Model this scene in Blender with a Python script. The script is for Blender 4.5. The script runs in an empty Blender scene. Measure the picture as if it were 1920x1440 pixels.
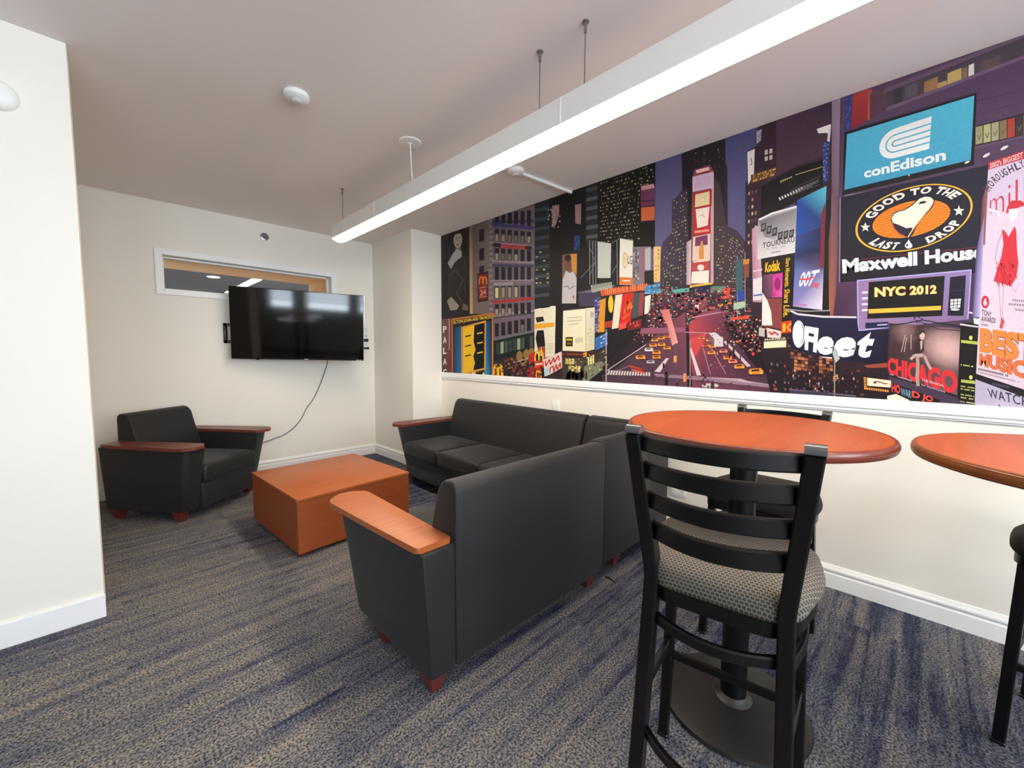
import bpy, bmesh, math, random
from mathutils import Vector, Matrix
from mathutils.geometry import tessellate_polygon

S = bpy.context.scene
COL = S.collection
PI = math.pi
random.seed(7)

# ------------------------------------------------------------------ camera
CAM_H = 1.36
FPX = 765.15                       # focal length in pixels of a 1920 px wide frame
YAW, PITCH, ROLL = math.radians(44.785), math.radians(4.211), math.radians(0.357)
fwd = Vector((math.sin(YAW) * math.cos(PITCH), math.cos(YAW) * math.cos(PITCH), -math.sin(PITCH)))
rgt0 = Vector((math.cos(YAW), -math.sin(YAW), 0))
up0 = rgt0.cross(fwd)
rgt = rgt0 * math.cos(ROLL) + up0 * math.sin(ROLL)
upv = up0 * math.cos(ROLL) - rgt0 * math.sin(ROLL)
cd = bpy.data.cameras.new('camera')
cd.sensor_fit = 'HORIZONTAL'; cd.sensor_width = 36.0; cd.lens = FPX / 1920 * 36.0
cd.clip_start = 0.02; cd.clip_end = 100
cam = bpy.data.objects.new('camera', cd); COL.objects.link(cam)
M3 = Matrix((rgt, upv, -fwd)).transposed()
cam.matrix_world = Matrix.Translation((0, 0, CAM_H)) @ M3.to_4x4()
S.camera = cam
S.view_settings.view_transform = 'Standard'
try: S.view_settings.look = 'None'
except Exception: pass
S.view_settings.gamma = 1.0
S.view_settings.use_curve_mapping = False
S.view_settings.exposure = 0.45

# ------------------------------------------------------------------ room sizes
XR, YB, HC, ZR = 2.975, 5.219, 2.793, 1.128      # mural wall, far wall, ceiling, chair rail top
XP, YP = -0.065, 2.902                           # end of the wing wall on the left
XC, YC = 2.561, 4.246                            # corner column
YREAR, XL = -2.6, -3.4
REAR_WINDOWS = [(-3.05, -2.35), (-2.0, -0.75), (-0.5, 0.75), (1.0, 2.3)]
WZ0, WZ1 = 1.15, 2.45

# ------------------------------------------------------------------ daylight and sky
SKY_STRENGTH = 21.0
LAMP_STRENGTH = 33.0
w = bpy.data.worlds.new('sky'); S.world = w; w.use_nodes = True
bg = w.node_tree.nodes['Background']
bg.inputs['Color'].default_value = (0.78, 0.89, 1.0, 1); bg.inputs['Strength'].default_value = SKY_STRENGTH
for a, b in REAR_WINDOWS:
    ld = bpy.data.lights.new('window_daylight', 'AREA'); ld.shape = 'RECTANGLE'
    ld.size = b - a; ld.size_y = WZ1 - WZ0
    ld.cycles.is_portal = True
    lo = bpy.data.objects.new('window_daylight', ld); COL.objects.link(lo)
    lo.location = ((a + b) / 2, YREAR - 0.02, (WZ0 + WZ1) / 2)
    lo.rotation_euler = (PI / 2, 0, 0)          # local -Z points to +Y, into the room

# ------------------------------------------------------------------ material helpers
def srgb(r, g, b):
    f = lambda c: (c / 255 / 12.92) if c / 255 <= 0.04045 else ((c / 255 + 0.055) / 1.055) ** 2.4
    return (f(r), f(g), f(b), 1.0)

def new_mat(name):
    m = bpy.data.materials.new(name); m.use_nodes = True
    nt = m.node_tree
    return m, nt, nt.nodes['Principled BSDF']

def N(nt, t, **kw):
    n = nt.nodes.new(t)
    for k, v in kw.items():
        if k in n.inputs: n.inputs[k].default_value = v
        else: setattr(n, k, v)
    return n

def plain(name, c, rough=0.6, metal=0.0, spec=0.5, bump=0.0, bscale=300, var=0.0, vscale=8):
    m, nt, p = new_mat(name)
    p.inputs['Base Color'].default_value = c
    p.inputs['Roughness'].default_value = rough
    p.inputs['Metallic'].default_value = metal
    p.inputs['Specular IOR Level'].default_value = spec
    tc = N(nt, 'ShaderNodeTexCoord')
    if bump:
        n = N(nt, 'ShaderNodeTexNoise', Scale=bscale, Detail=3.0)
        b = N(nt, 'ShaderNodeBump', Strength=bump, Distance=0.002)
        nt.links.new(tc.outputs['Object'], n.inputs['Vector'])
        nt.links.new(n.outputs['Fac'], b.inputs['Height']); nt.links.new(b.outputs['Normal'], p.inputs['Normal'])
    if var:
        n = N(nt, 'ShaderNodeTexNoise', Scale=vscale, Detail=4.0)
        mx = N(nt, 'ShaderNodeMix', data_type='RGBA')
        nt.links.new(tc.outputs['Object'], n.inputs['Vector'])
        nt.links.new(n.outputs['Fac'], mx.inputs[0])
        mx.inputs[6].default_value = tuple(x * (1 - var) for x in c[:3]) + (1,)
        mx.inputs[7].default_value = tuple(min(1, x * (1 + var)) for x in c[:3]) + (1,)
        nt.links.new(mx.outputs[2], p.inputs['Base Color'])
    return m

def wood(name, ca, cb, rough=0.35, axis='X', scale=1.0):
    m, nt, p = new_mat(name)
    tc = N(nt, 'ShaderNodeTexCoord'); mp = N(nt, 'ShaderNodeMapping')
    s = {'X': (1.5, 22, 22), 'Y': (22, 1.5, 22), 'Z': (22, 22, 1.5)}[axis]
    mp.inputs['Scale'].default_value = tuple(x * scale for x in s)
    n = N(nt, 'ShaderNodeTexNoise', Scale=1.6, Detail=6.0, Roughness=0.62, Distortion=0.6)
    r = N(nt, 'ShaderNodeValToRGB')
    r.color_ramp.elements[0].position = 0.3; r.color_ramp.elements[0].color = ca
    r.color_ramp.elements[1].position = 0.72; r.color_ramp.elements[1].color = cb
    nt.links.new(tc.outputs['Object'], mp.inputs['Vector']); nt.links.new(mp.outputs['Vector'], n.inputs['Vector'])
    nt.links.new(n.outputs['Fac'], r.inputs['Fac']); nt.links.new(r.outputs['Color'], p.inputs['Base Color'])
    p.inputs['Roughness'].default_value = rough
    p.inputs['Specular IOR Level'].default_value = 0.4
    return m

def fabric(name, c, c2, scale=260, rough=0.85, bump=0.35):
    """Tight woven upholstery: a fine checker weave with a little sheen."""
    m, nt, p = new_mat(name)
    tc = N(nt, 'ShaderNodeTexCoord')
    ck = N(nt, 'ShaderNodeTexVoronoi', Scale=float(scale)); ck.feature = 'F1'
    ck.inputs['Randomness'].default_value = 0.35
    mx = N(nt, 'ShaderNodeMix', data_type='RGBA'); mx.inputs[6].default_value = c; mx.inputs[7].default_value = c2
    b = N(nt, 'ShaderNodeBump', Strength=bump, Distance=0.001)
    nt.links.new(tc.outputs['Object'], ck.inputs['Vector'])
    nt.links.new(ck.outputs['Distance'], mx.inputs[0]); nt.links.new(mx.outputs[2], p.inputs['Base Color'])
    nt.links.new(ck.outputs['Distance'], b.inputs['Height']); nt.links.new(b.outputs['Normal'], p.inputs['Normal'])
    p.inputs['Roughness'].default_value = rough
    p.inputs['Specular IOR Level'].default_value = 0.35
    p.inputs['Sheen Weight'].default_value = 0.1; p.inputs['Sheen Roughness'].default_value = 0.4
    return m

def emit(name, c, strength):
    m = bpy.data.materials.new(name); m.use_nodes = True; nt = m.node_tree
    nt.nodes.remove(nt.nodes['Principled BSDF'])
    e = N(nt, 'ShaderNodeEmission', Strength=strength); e.inputs['Color'].default_value = c
    nt.links.new(e.outputs[0], nt.nodes['Material Output'].inputs['Surface'])
    return m

def glass_pane(name, tint=(1, 1, 1, 1)):
    m = bpy.data.materials.new(name); m.use_nodes = True; nt = m.node_tree
    nt.nodes.remove(nt.nodes['Principled BSDF'])
    t = N(nt, 'ShaderNodeBsdfTransparent'); t.inputs['Color'].default_value = tint
    g = N(nt, 'ShaderNodeBsdfGlossy', Roughness=0.02)
    f = N(nt, 'ShaderNodeFresnel', IOR=1.45); mx = N(nt, 'ShaderNodeMixShader')
    nt.links.new(f.outputs[0], mx.inputs[0]); nt.links.new(t.outputs[0], mx.inputs[1]); nt.links.new(g.outputs[0], mx.inputs[2])
    nt.links.new(mx.outputs[0], nt.nodes['Material Output'].inputs['Surface'])
    return m

def carpet_mat():
    m, nt, p = new_mat('carpet')
    L = nt.links.new
    tc = N(nt, 'ShaderNodeTexCoord')
    br = N(nt, 'ShaderNodeTexBrick', Scale=1.0); br.offset = 0.37
    br.inputs['Brick Width'].default_value = 1.0; br.inputs['Row Height'].default_value = 0.25
    br.inputs['Mortar Size'].default_value = 0.0
    br.inputs['Color1'].default_value = (0, 0, 0, 1); br.inputs['Color2'].default_value = (1, 1, 1, 1)
    L(tc.outputs['Object'], br.inputs['Vector'])
    # long streaks along X, restarted plank by plank
    mp = N(nt, 'ShaderNodeMapping'); mp.inputs['Scale'].default_value = (0.9, 21.0, 1.0)
    L(tc.outputs['Object'], mp.inputs['Vector'])
    sh = N(nt, 'ShaderNodeVectorMath', operation='SCALE'); sh.inputs[3].default_value = 3.1
    cm = N(nt, 'ShaderNodeCombineXYZ'); L(br.outputs['Color'], cm.inputs['Z'])
    L(cm.outputs[0], sh.inputs[0])
    ad = N(nt, 'ShaderNodeVectorMath', operation='ADD'); L(mp.outputs[0], ad.inputs[0]); L(sh.outputs[0], ad.inputs[1])
    n1 = N(nt, 'ShaderNodeTexNoise', Scale=1.0, Detail=5.0, Roughness=0.6, Distortion=0.5); L(ad.outputs[0], n1.inputs['Vector'])
    r1 = N(nt, 'ShaderNodeValToRGB')
    e = r1.color_ramp.elements
    e[0].position = 0.33; e[0].color = srgb(48, 52, 70)
    e[1].position = 0.42; e[1].color = srgb(80, 81, 90)
    k = r1.color_ramp.elements.new(0.52); k.color = srgb(98, 96, 97)
    k = r1.color_ramp.elements.new(0.68); k.color = srgb(118, 112, 104)
    # broad drifts from grey to blue
    n3 = N(nt, 'ShaderNodeTexNoise', Scale=1.1, Detail=3.0); L(tc.outputs['Object'], n3.inputs['Vector'])
    m3 = N(nt, 'ShaderNodeMath', operation='MULTIPLY_ADD'); m3.inputs[1].default_value = 0.30; m3.inputs[2].default_value = -0.15
    L(n3.outputs['Fac'], m3.inputs[0])
    s3 = N(nt, 'ShaderNodeMath', operation='ADD'); m1 = N(nt, 'ShaderNodeMath', operation='MULTIPLY_ADD'); m1.inputs[1].default_value = 0.8; m1.inputs[2].default_value = 0.11; L(n1.outputs['Fac'], m1.inputs[0]); L(m1.outputs[0], s3.inputs[0]); L(m3.outputs[0], s3.inputs[1])
    n4 = N(nt, 'ShaderNodeTexNoise', Scale=14.0, Detail=4.0); L(tc.outputs['Object'], n4.inputs['Vector'])
    m4 = N(nt, 'ShaderNodeMath', operation='MULTIPLY_ADD'); m4.inputs[1].default_value = 0.24; m4.inputs[2].default_value = -0.12
    L(n4.outputs['Fac'], m4.inputs[0])
    s4 = N(nt, 'ShaderNodeMath', operation='ADD'); L(s3.outputs[0], s4.inputs[0]); L(m4.outputs[0], s4.inputs[1])
    # gradually bluer and darker towards the mural wall
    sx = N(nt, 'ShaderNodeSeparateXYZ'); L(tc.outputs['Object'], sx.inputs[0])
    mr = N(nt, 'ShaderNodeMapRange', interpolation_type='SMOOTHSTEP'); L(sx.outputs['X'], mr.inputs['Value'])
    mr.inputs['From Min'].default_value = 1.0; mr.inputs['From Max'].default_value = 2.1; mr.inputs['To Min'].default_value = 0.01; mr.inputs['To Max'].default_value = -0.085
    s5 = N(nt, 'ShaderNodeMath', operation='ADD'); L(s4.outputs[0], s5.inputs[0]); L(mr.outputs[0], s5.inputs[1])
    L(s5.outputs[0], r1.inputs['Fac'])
    # tuft speckle, dark navy to pale stone
    n2 = N(nt, 'ShaderNodeTexNoise', Scale=120.0, Detail=2.5, Roughness=0.7); L(tc.outputs['Object'], n2.inputs['Vector'])
    r2 = N(nt, 'ShaderNodeValToRGB')
    r2.color_ramp.elements[0].position = 0.40; r2.color_ramp.elements[0].color = (0.28, 0.30, 0.36, 1)
    r2.color_ramp.elements[1].position = 0.60; r2.color_ramp.elements[1].color = (2.1, 2.05, 1.98, 1)
    L(n2.outputs['Fac'], r2.inputs['Fac'])
    mu = N(nt, 'ShaderNodeMix', data_type='RGBA', blend_type='MULTIPLY'); mu.inputs[0].default_value = 1.0
    L(r1.outputs['Color'], mu.inputs[6]); L(r2.outputs['Color'], mu.inputs[7])
    L(mu.outputs[2], p.inputs['Base Color'])
    b = N(nt, 'ShaderNodeBump', Strength=0.6, Distance=0.004); L(n2.outputs['Fac'], b.inputs['Height']); L(b.outputs['Normal'], p.inputs['Normal'])
    p.inputs['Roughness'].default_value = 0.95; p.inputs['Specular IOR Level'].default_value = 0.15
    return m

def stool_fabric():
    """Taupe fabric with small rows of dark rings."""
    m, nt, p = new_mat('ring_fabric'); L = nt.links.new
    tc = N(nt, 'ShaderNodeTexCoord')
    sp = N(nt, 'ShaderNodeSeparateXYZ'); L(tc.outputs['Object'], sp.inputs[0])
    def math_(op, a, b=None):
        n = N(nt, 'ShaderNodeMath', operation=op)
        for i, v in enumerate((a, b)):
            if v is None: continue
            if isinstance(v, (int, float)): n.inputs[i].default_value = v
            else: L(v, n.inputs[i])
        return n.outputs[0]
    P = 0.0105
    ys = math_('DIVIDE', math_('ADD', sp.outputs['Y'], sp.outputs['Z']), P)
    row = math_('FLOOR', ys)
    xs = math_('ADD', math_('DIVIDE', sp.outputs['X'], P), math_('MULTIPLY', row, 0.5))
    fx = math_('SUBTRACT', math_('FRACT', xs), 0.5); fy = math_('SUBTRACT', math_('FRACT', ys), 0.5)
    d = math_('SQRT', math_('ADD', math_('MULTIPLY', fx, fx), math_('MULTIPLY', fy, fy)))
    r = N(nt, 'ShaderNodeValToRGB'); e = r.color_ramp.elements
    a, bb = srgb(112, 105, 96), srgb(36, 33, 30)
    e[0].position = 0.0; e[0].color = srgb(84, 78, 71)
    e[1].position = 0.16; e[1].color = srgb(84, 78, 71)
    for pos, c in ((0.2, bb), (0.34, bb), (0.4, a), (0.6, a)):
        k = e.new(pos); k.color = c
    L(d, r.inputs['Fac']); L(r.outputs['Color'], p.inputs['Base Color'])
    p.inputs['Roughness'].default_value = 0.8; p.inputs['Specular IOR Level'].default_value = 0.3
    return m

M = {}
M['wall'] = plain('wall_paint', srgb(238, 234, 224), 0.75, bump=0.05, bscale=220)
M['ceiling'] = plain('ceiling_paint', srgb(238, 230, 227), 0.85, bump=0.05, bscale=160)
M['leftwall'] = plain('bounce_cut_paint', srgb(120, 118, 116), 0.8)  # unseen left wall, dark tone added to cut bounce light
M['trim'] = plain('white_gloss_trim', srgb(242, 242, 242), 0.4)
M['white'] = plain('white_plastic', srgb(238, 238, 236), 0.4)
M['lampbody'] = plain('lamp_body_white', srgb(240, 238, 232), 0.5)
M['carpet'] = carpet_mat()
M['sofa'] = fabric('charcoal_upholstery', srgb(40, 40, 42), srgb(20, 20, 22), rough=0.6, bump=0.5)
M['cushion'] = fabric('charcoal_cushion', srgb(38, 38, 37), srgb(22, 22, 22), rough=0.5, bump=0.3)
M['cherry'] = wood('cherry_laminate', srgb(160, 84, 40), srgb(176, 98, 50), 0.42)
M['cherry_box'] = wood('cherry_veneer', srgb(142, 70, 34), srgb(156, 82, 42), 0.45)
M['tablewood'] = wood('table_cherry', srgb(146, 62, 24), srgb(170, 84, 38), 0.32)
M['edgewood'] = wood('mahogany_edge', srgb(92, 40, 28), srgb(116, 54, 38), 0.3)
M['ribwood'] = wood('brown_edge', srgb(116, 64, 30), srgb(138, 80, 42), 0.35)
M['capwood'] = wood('dark_wood_cap', srgb(98, 44, 32), srgb(120, 60, 46), 0.38)  # darker, redder wood tone for the armchair and long sofa caps
M['foot'] = wood('foot_wood', srgb(92, 38, 33), srgb(116, 50, 43), 0.4, 'Z')
M['black'] = plain('black_metal', srgb(9, 9, 10), 0.36, spec=0.35, bump=0.08, bscale=500)
M['cast'] = plain('cast_iron_base', srgb(27, 26, 25), 0.45, bump=0.25, bscale=420)
M['weld'] = plain('worn_weld', srgb(58, 57, 55), 0.4, bump=0.5, bscale=160)
M['cap'] = plain('grey_plastic_cap', srgb(70, 70, 72), 0.25)
M['blackplastic'] = plain('black_plastic', srgb(14, 14, 15), 0.3)
M['steel'] = plain('steel', srgb(150, 148, 145), 0.3, metal=0.9)
M['chrome'] = plain('silver_edge', srgb(190, 190, 192), 0.2, metal=1.0)
M['cable'] = plain('dark_cable', srgb(52, 50, 48), 0.5)
M['screen'] = plain('tv_glass', srgb(4, 4, 5), 0.065, spec=0.42)
M['ringfab'] = stool_fabric()
M['seatblack'] = plain('dark_seat', srgb(40, 38, 36), 0.75, spec=0.25, bump=0.3, bscale=500)
M['lens'] = emit('lamp_lens', (1.0, 0.87, 0.70, 1), LAMP_STRENGTH)
M['glass'] = glass_pane('window_glass')
M['oak'] = wood('oak_reveal', srgb(206, 164, 112), srgb(224, 184, 132), 0.5)
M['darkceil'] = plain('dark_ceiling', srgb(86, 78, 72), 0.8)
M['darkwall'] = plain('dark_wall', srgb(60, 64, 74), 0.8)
M['blind'] = plain('blind_slats', srgb(205, 210, 216), 0.6)
M['ink'] = plain('black_ink', srgb(30, 30, 32), 0.6)
M['logo'] = plain('silver_print', srgb(200, 200, 205), 0.4)

# ------------------------------------------------------------------ mesh helpers
def tag(o, label=None, cat=None, group=None, kind=None):
    if label: o['label'] = label
    if cat: o['category'] = cat
    if group: o['group'] = group
    if kind: o['kind'] = kind
    return o

def thing(name, label, cat, loc=(0, 0, 0), rotz=0.0, group=None):
    o = bpy.data.objects.new(name, None); COL.objects.link(o)
    o.empty_display_size = 0.1
    o.location = loc; o.rotation_euler = (0, 0, rotz)
    return tag(o, label, cat, group)

def obj(name, bm, mat, parent=None, smooth=35, label=None):
    bmesh.ops.recalc_face_normals(bm, faces=bm.faces[:])
    me = bpy.data.meshes.new(name); bm.to_mesh(me); bm.free()
    me.materials.append(mat)
    if smooth:
        for f in me.polygons: f.use_smooth = True
        me.set_sharp_from_angle(angle=math.radians(smooth))
    o = bpy.data.objects.new(name, me); COL.objects.link(o)
    if parent: o.parent = parent
    if label: o['label'] = label
    return o

def struct(name, bm, mat, smooth=0):
    o = obj(name, bm, mat, None, smooth); o['kind'] = 'structure'; return o

def B(): return bmesh.new()

def box(bm, x0, x1, y0, y1, z0, z1, bev=0.0, seg=2, mtx=None):
    v = [bm.verts.new(p) for p in ((x0, y0, z0), (x1, y0, z0), (x1, y1, z0), (x0, y1, z0), (x0, y0, z1), (x1, y0, z1), (x1, y1, z1), (x0, y1, z1))]
    fs = [bm.faces.new([v[i] for i in q]) for q in ((0, 3, 2, 1), (4, 5, 6, 7), (0, 1, 5, 4), (1, 2, 6, 5), (2, 3, 7, 6), (3, 0, 4, 7))]
    if bev:
        es = list({e for f in fs for e in f.edges})
        r = bmesh.ops.bevel(bm, geom=es, offset=bev, segments=seg, affect='EDGES', profile=0.5)
        v = list({x for f in r['faces'] for x in f.verts} | {x for x in v if x.is_valid})
    if mtx is not None: bmesh.ops.transform(bm, matrix=mtx, verts=[x for x in v if x.is_valid])
    return bm

def prism(bm, pts, z0, z1, bev=0.0, seg=2, top=None):
    """pts: outline in xy; top: optional second outline for z1."""
    t = top or pts
    a = [bm.verts.new((x, y, z0)) for x, y in pts]; b = [bm.verts.new((x, y, z1)) for x, y in t]
    n = len(pts); fs = [bm.faces.new(a[::-1]), bm.faces.new(b)]
    for i in range(n):
        fs.append(bm.faces.new((a[i], a[(i + 1) % n], b[(i + 1) % n], b[i])))
    if bev:
        es = list(fs[0].edges) + list(fs[1].edges)
        bmesh.ops.bevel(bm, geom=es, offset=bev, segments=seg, affect='EDGES', profile=0.5)
    return bm

def extr(bm, prof, x0, x1, bev=0.0, seg=2):
    """prof: outline in (y, z), extruded along x."""
    a = [bm.verts.new((x0, y, z)) for y, z in prof]; b = [bm.verts.new((x1, y, z)) for y, z in prof]
    n = len(prof); f0 = bm.faces.new(a); f1 = bm.faces.new(b[::-1])
    for i in range(n): bm.faces.new((a[i], b[i], b[(i + 1) % n], a[(i + 1) % n]))
    if bev:
        bmesh.ops.bevel(bm, geom=list(f0.edges) + list(f1.edges), offset=bev, segments=seg, affect='EDGES', profile=0.5)
    return bm

def lathe(bm, prof, n=48, c=(0, 0)):
    rings = []
    for r, z in prof:
        if r < 1e-6: rings.append([bm.verts.new((c[0], c[1], z))])
        else: rings.append([bm.verts.new((c[0] + r * math.cos(2 * PI * i / n), c[1] + r * math.sin(2 * PI * i / n), z)) for i in range(n)])
    for a, b in zip(rings, rings[1:]):
        for i in range(n):
            j = (i + 1) % n
            if len(a) == 1 and len(b) == 1: continue
            if len(a) == 1: bm.faces.new((a[0], b[i], b[j]))
            elif len(b) == 1: bm.faces.new((a[i], a[j], b[0]))
            else: bm.faces.new((a[i], a[j], b[j], b[i]))
    return bm

def sweep(bm, path, cross, upv_=Vector((0, 0, 1)), closed=False):
    """cross: outline in (side, up); swept along the path."""
    P = [Vector(p) for p in path]; n = len(P); rings = []
    for i, p in enumerate(P):
        a = P[i - 1] if (i > 0 or closed) else P[i]; b = P[(i + 1) % n] if (i < n - 1 or closed) else P[i]
        t = (b - a).normalized()
        s = t.cross(upv_)
        if s.length < 1e-4: s = t.cross(Vector((0, 1, 0)))
        s.normalize(); u = s.cross(t).normalized()
        rings.append([bm.verts.new(p + s * x + u * z) for x, z in cross])
    k = len(cross)
    rng = range(n) if closed else range(n - 1)
    for i in rng:
        r0, r1 = rings[i], rings[(i + 1) % n]
        for j in range(k): bm.faces.new((r0[j], r0[(j + 1) % k], r1[(j + 1) % k], r1[j]))
    if not closed:
        bm.faces.new(rings[0][::-1]); bm.faces.new(rings[-1])
    return bm

def circ(r, n=10): return [(r * math.cos(2 * PI * i / n), r * math.sin(2 * PI * i / n)) for i in range(n)]
def rect(wd, ht, c=0.0):
    a, b = wd / 2, ht / 2
    if not c: return [(-a, -b), (a, -b), (a, b), (-a, b)]
    return [(-a + c, -b), (a - c, -b), (a, -b + c), (a, b - c), (a - c, b), (-a + c, b), (-a, b - c), (-a, -b + c)]

def catmull(pts, n=8):
    P = [Vector(p) for p in pts]; out = []
    for i in range(len(P) - 1):
        p0 = P[max(i - 1, 0)]; p1 = P[i]; p2 = P[i + 1]; p3 = P[min(i + 2, len(P) - 1)]
        for k in range(n):
            t = k / n
            out.append(0.5 * ((2 * p1) + (p2 - p0) * t + (2 * p0 - 5 * p1 + 4 * p2 - p3) * t * t + (3 * p1 - p0 - 3 * p2 + p3) * t ** 3))
    out.append(P[-1]); return out

def round_poly(pts, n=6):
    """pts: list of (x, y, r); returns the outline with rounded corners."""
    out = []; m = len(pts)
    for i, (x, y, r) in enumerate(pts):
        p = Vector((x, y)); a = Vector(pts[i - 1][:2]); b = Vector(pts[(i + 1) % m][:2])
        if r <= 0: out.append((x, y)); continue
        u = (a - p).normalized(); v = (b - p).normalized()
        ang = u.angle(v); d = min(r / math.tan(ang / 2), 0.49 * min((a - p).length, (b - p).length))
        q0 = p + u * d; q1 = p + v * d
        for k in range(n + 1):
            t = k / n; q = q0 * (1 - t) ** 2 + p * 2 * t * (1 - t) + q1 * t * t
            out.append((q.x, q.y))
    return out

def copy_tree(o, parent=None):
    c = o.copy(); COL.objects.link(c)
    if parent: c.parent = parent
    for ch in list(o.children): copy_tree(ch, c)
    return c

# pixel of the 1920x1440 photo -> point on a plane of the room (used to lay out flat prints and small fittings)
def ray(x, y): return fwd + rgt * ((x - 960) / FPX) - upv * ((y - 720) / FPX)
def on(x, y, ax, val):
    d = ray(x, y); o = Vector((0, 0, CAM_H)); return o + d * ((val - o[ax]) / d[ax])

# ------------------------------------------------------------------ room shell
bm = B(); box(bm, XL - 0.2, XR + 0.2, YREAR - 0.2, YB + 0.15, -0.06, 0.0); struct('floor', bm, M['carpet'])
bm = B(); box(bm, XL - 0.2, XR + 0.2, YREAR - 0.2, YB + 0.15, HC, HC + 0.1); struct('ceiling', bm, M['ceiling'])
bm = B(); box(bm, XR, XR + 0.15, YREAR - 0.2, YB + 0.15, 0, HC); struct('wall_right', bm, M['wall'])
bm = B(); box(bm, XC, XR, YC, YB, 0, HC); struct('wall_column', bm, M['wall'])
bm = B(); box(bm, XL, XP, YP, YP + 0.22, 0, HC, 0.004, 2); struct('wall_wing', bm, M['wall'])
bm = B(); box(bm, -0.75, -0.6, YP + 0.22, YB, 0, HC); struct('wall_alcove', bm, M['wall'])
bm = B(); box(bm, XL - 0.15, XL, YREAR, YP + 0.22, 0, HC); struct('wall_left', bm, M['leftwall'])
# far wall with the opening of the interior window
OX0, OX1, OZ0, OZ1 = 0.427, 2.015, 1.972, 2.292
bm = B()
T = 0.15
box(bm, -0.75, OX0, YB, YB + T, 0, HC); box(bm, OX1, XR + 0.15, YB, YB + T, 0, HC)
box(bm, OX0, OX1, YB, YB + T, 0, OZ0); box(bm, OX0, OX1, YB, YB + T, OZ1, HC)
struct('wall_back', bm, M['wall'])
# rear wall with windows, behind the camera
bm = B(); xs = [XL - 0.15]
for a, b in REAR_WINDOWS:
    box(bm, xs[-1], a, YREAR - 0.2, YREAR, 0, HC); xs.append(b)
    box(bm, a, b, YREAR - 0.2, YREAR, 0, WZ0); box(bm, a, b, YREAR - 0.2, YREAR, WZ1, HC)
box(bm, xs[-1], XR + 0.15, YREAR - 0.2, YREAR, 0, HC)
struct('wall_rear', bm, M['wall'])
for i, (a, b) in enumerate(REAR_WINDOWS):
    bm = B()
    for q in ((a, a + 0.05, WZ0, WZ1), (b - 0.05, b, WZ0, WZ1), (a, b, WZ0, WZ0 + 0.05), (a, b, WZ1 - 0.05, WZ1), (a, b, 1.75, 1.8)):
        box(bm, q[0], q[1], YREAR - 0.14, YREAR - 0.08, q[2], q[3])
    wf = struct('window_%d' % (i + 2), bm, M['trim'])
    bm = B(); n = 10
    for k in range(n):
        z = WZ1 - 0.08 - k * 0.11
        box(bm, a + 0.05, b - 0.05, YREAR - 0.06, YREAR - 0.03, z, z + 0.045)
    sl = obj('blind', bm, M['blind'], wf, 0)

# baseboards with a stepped profile
def base_profile(s=1.0):
    return [(0, 0), (0.016, 0), (0.016, 0.082), (0.012, 0.088), (0.012, 0.096), (0.017, 0.102), (0.017, 0.112), (0.010, 0.122), (0.006, 0.133), (0, 0.135)]
def baseboard(name, x0, y0, x1, y1):
    """runs from (x0,y0) to (x1,y1), the room lying to the left of that direction"""
    d = Vector((x1 - x0, y1 - y0, 0)); L = d.length; a = math.atan2(d.y, d.x)
    bm = B(); extr(bm, base_profile(), 0, L)
    o = struct(name, bm, M['trim'], 25); o.location = (x0, y0, 0); o.rotation_euler = (0, 0, a)
    return o
baseboard('baseboard_right', XR, YREAR, XR, YC)
baseboard('baseboard_column_front', XR - 0.017, YC, XC - 0.017, YC)
baseboard('baseboard_column_side', XC, YC, XC, YB)
baseboard('baseboard_back', XC - 0.017, YB, -0.6, YB)
bm = B(); box(bm, XL, XP + 0.003, YP - 0.014, YP, 0, 0.118, 0.003, 2); struct('baseboard_left', bm, M['trim'])

# chair rail under the mural
bm = B()
prof = [(0, 1.045), (0.010, 1.045), (0.012, 1.052), (0.018, 1.056), (0.018, 1.062), (0.013, 1.066), (0.020, 1.072), (0.026, 1.076), (0.026, ZR - 0.006), (0.022, ZR), (0, ZR)]
extr(bm, prof, 0, YC - YREAR, 0)
o = struct('trim_1', bm, M['trim'], 25); o.location = (XR, YREAR, 0); o.rotation_euler = (0, 0, PI / 2)

# interior window in the far wall: casing, oak reveal, glass
bm = B()
cw = 0.06
for q in ((OX0 - cw, OX0, OZ0 - cw, OZ1 + cw), (OX1, OX1 + cw, OZ0 - cw, OZ1 + cw), (OX0, OX1, OZ1, OZ1 + cw), (OX0, OX1, OZ0 - cw, OZ0)):
    box(bm, q[0], q[1], YB - 0.02, YB, q[2], q[3], 0.003, 1)
w1 = struct('window_1', bm, M['trim'])
bm = B()
for q in ((OX0, OX0 + 0.014, OZ0, OZ1), (OX1 - 0.014, OX1, OZ0, OZ1), (OX0, OX1, OZ1 - 0.014, OZ1), (OX0, OX1, OZ0, OZ0 + 0.01)):
    box(bm, q[0], q[1], YB + 0.09, YB + 0.134, q[2], q[3])
obj('window_stop', bm, M['trim'], w1, 0)
bm = B(); box(bm, OX0, OX1, YB + 0.135, YB + 0.141, OZ0, OZ1); obj('window_pane', bm, M['glass'], w1, 0)
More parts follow.
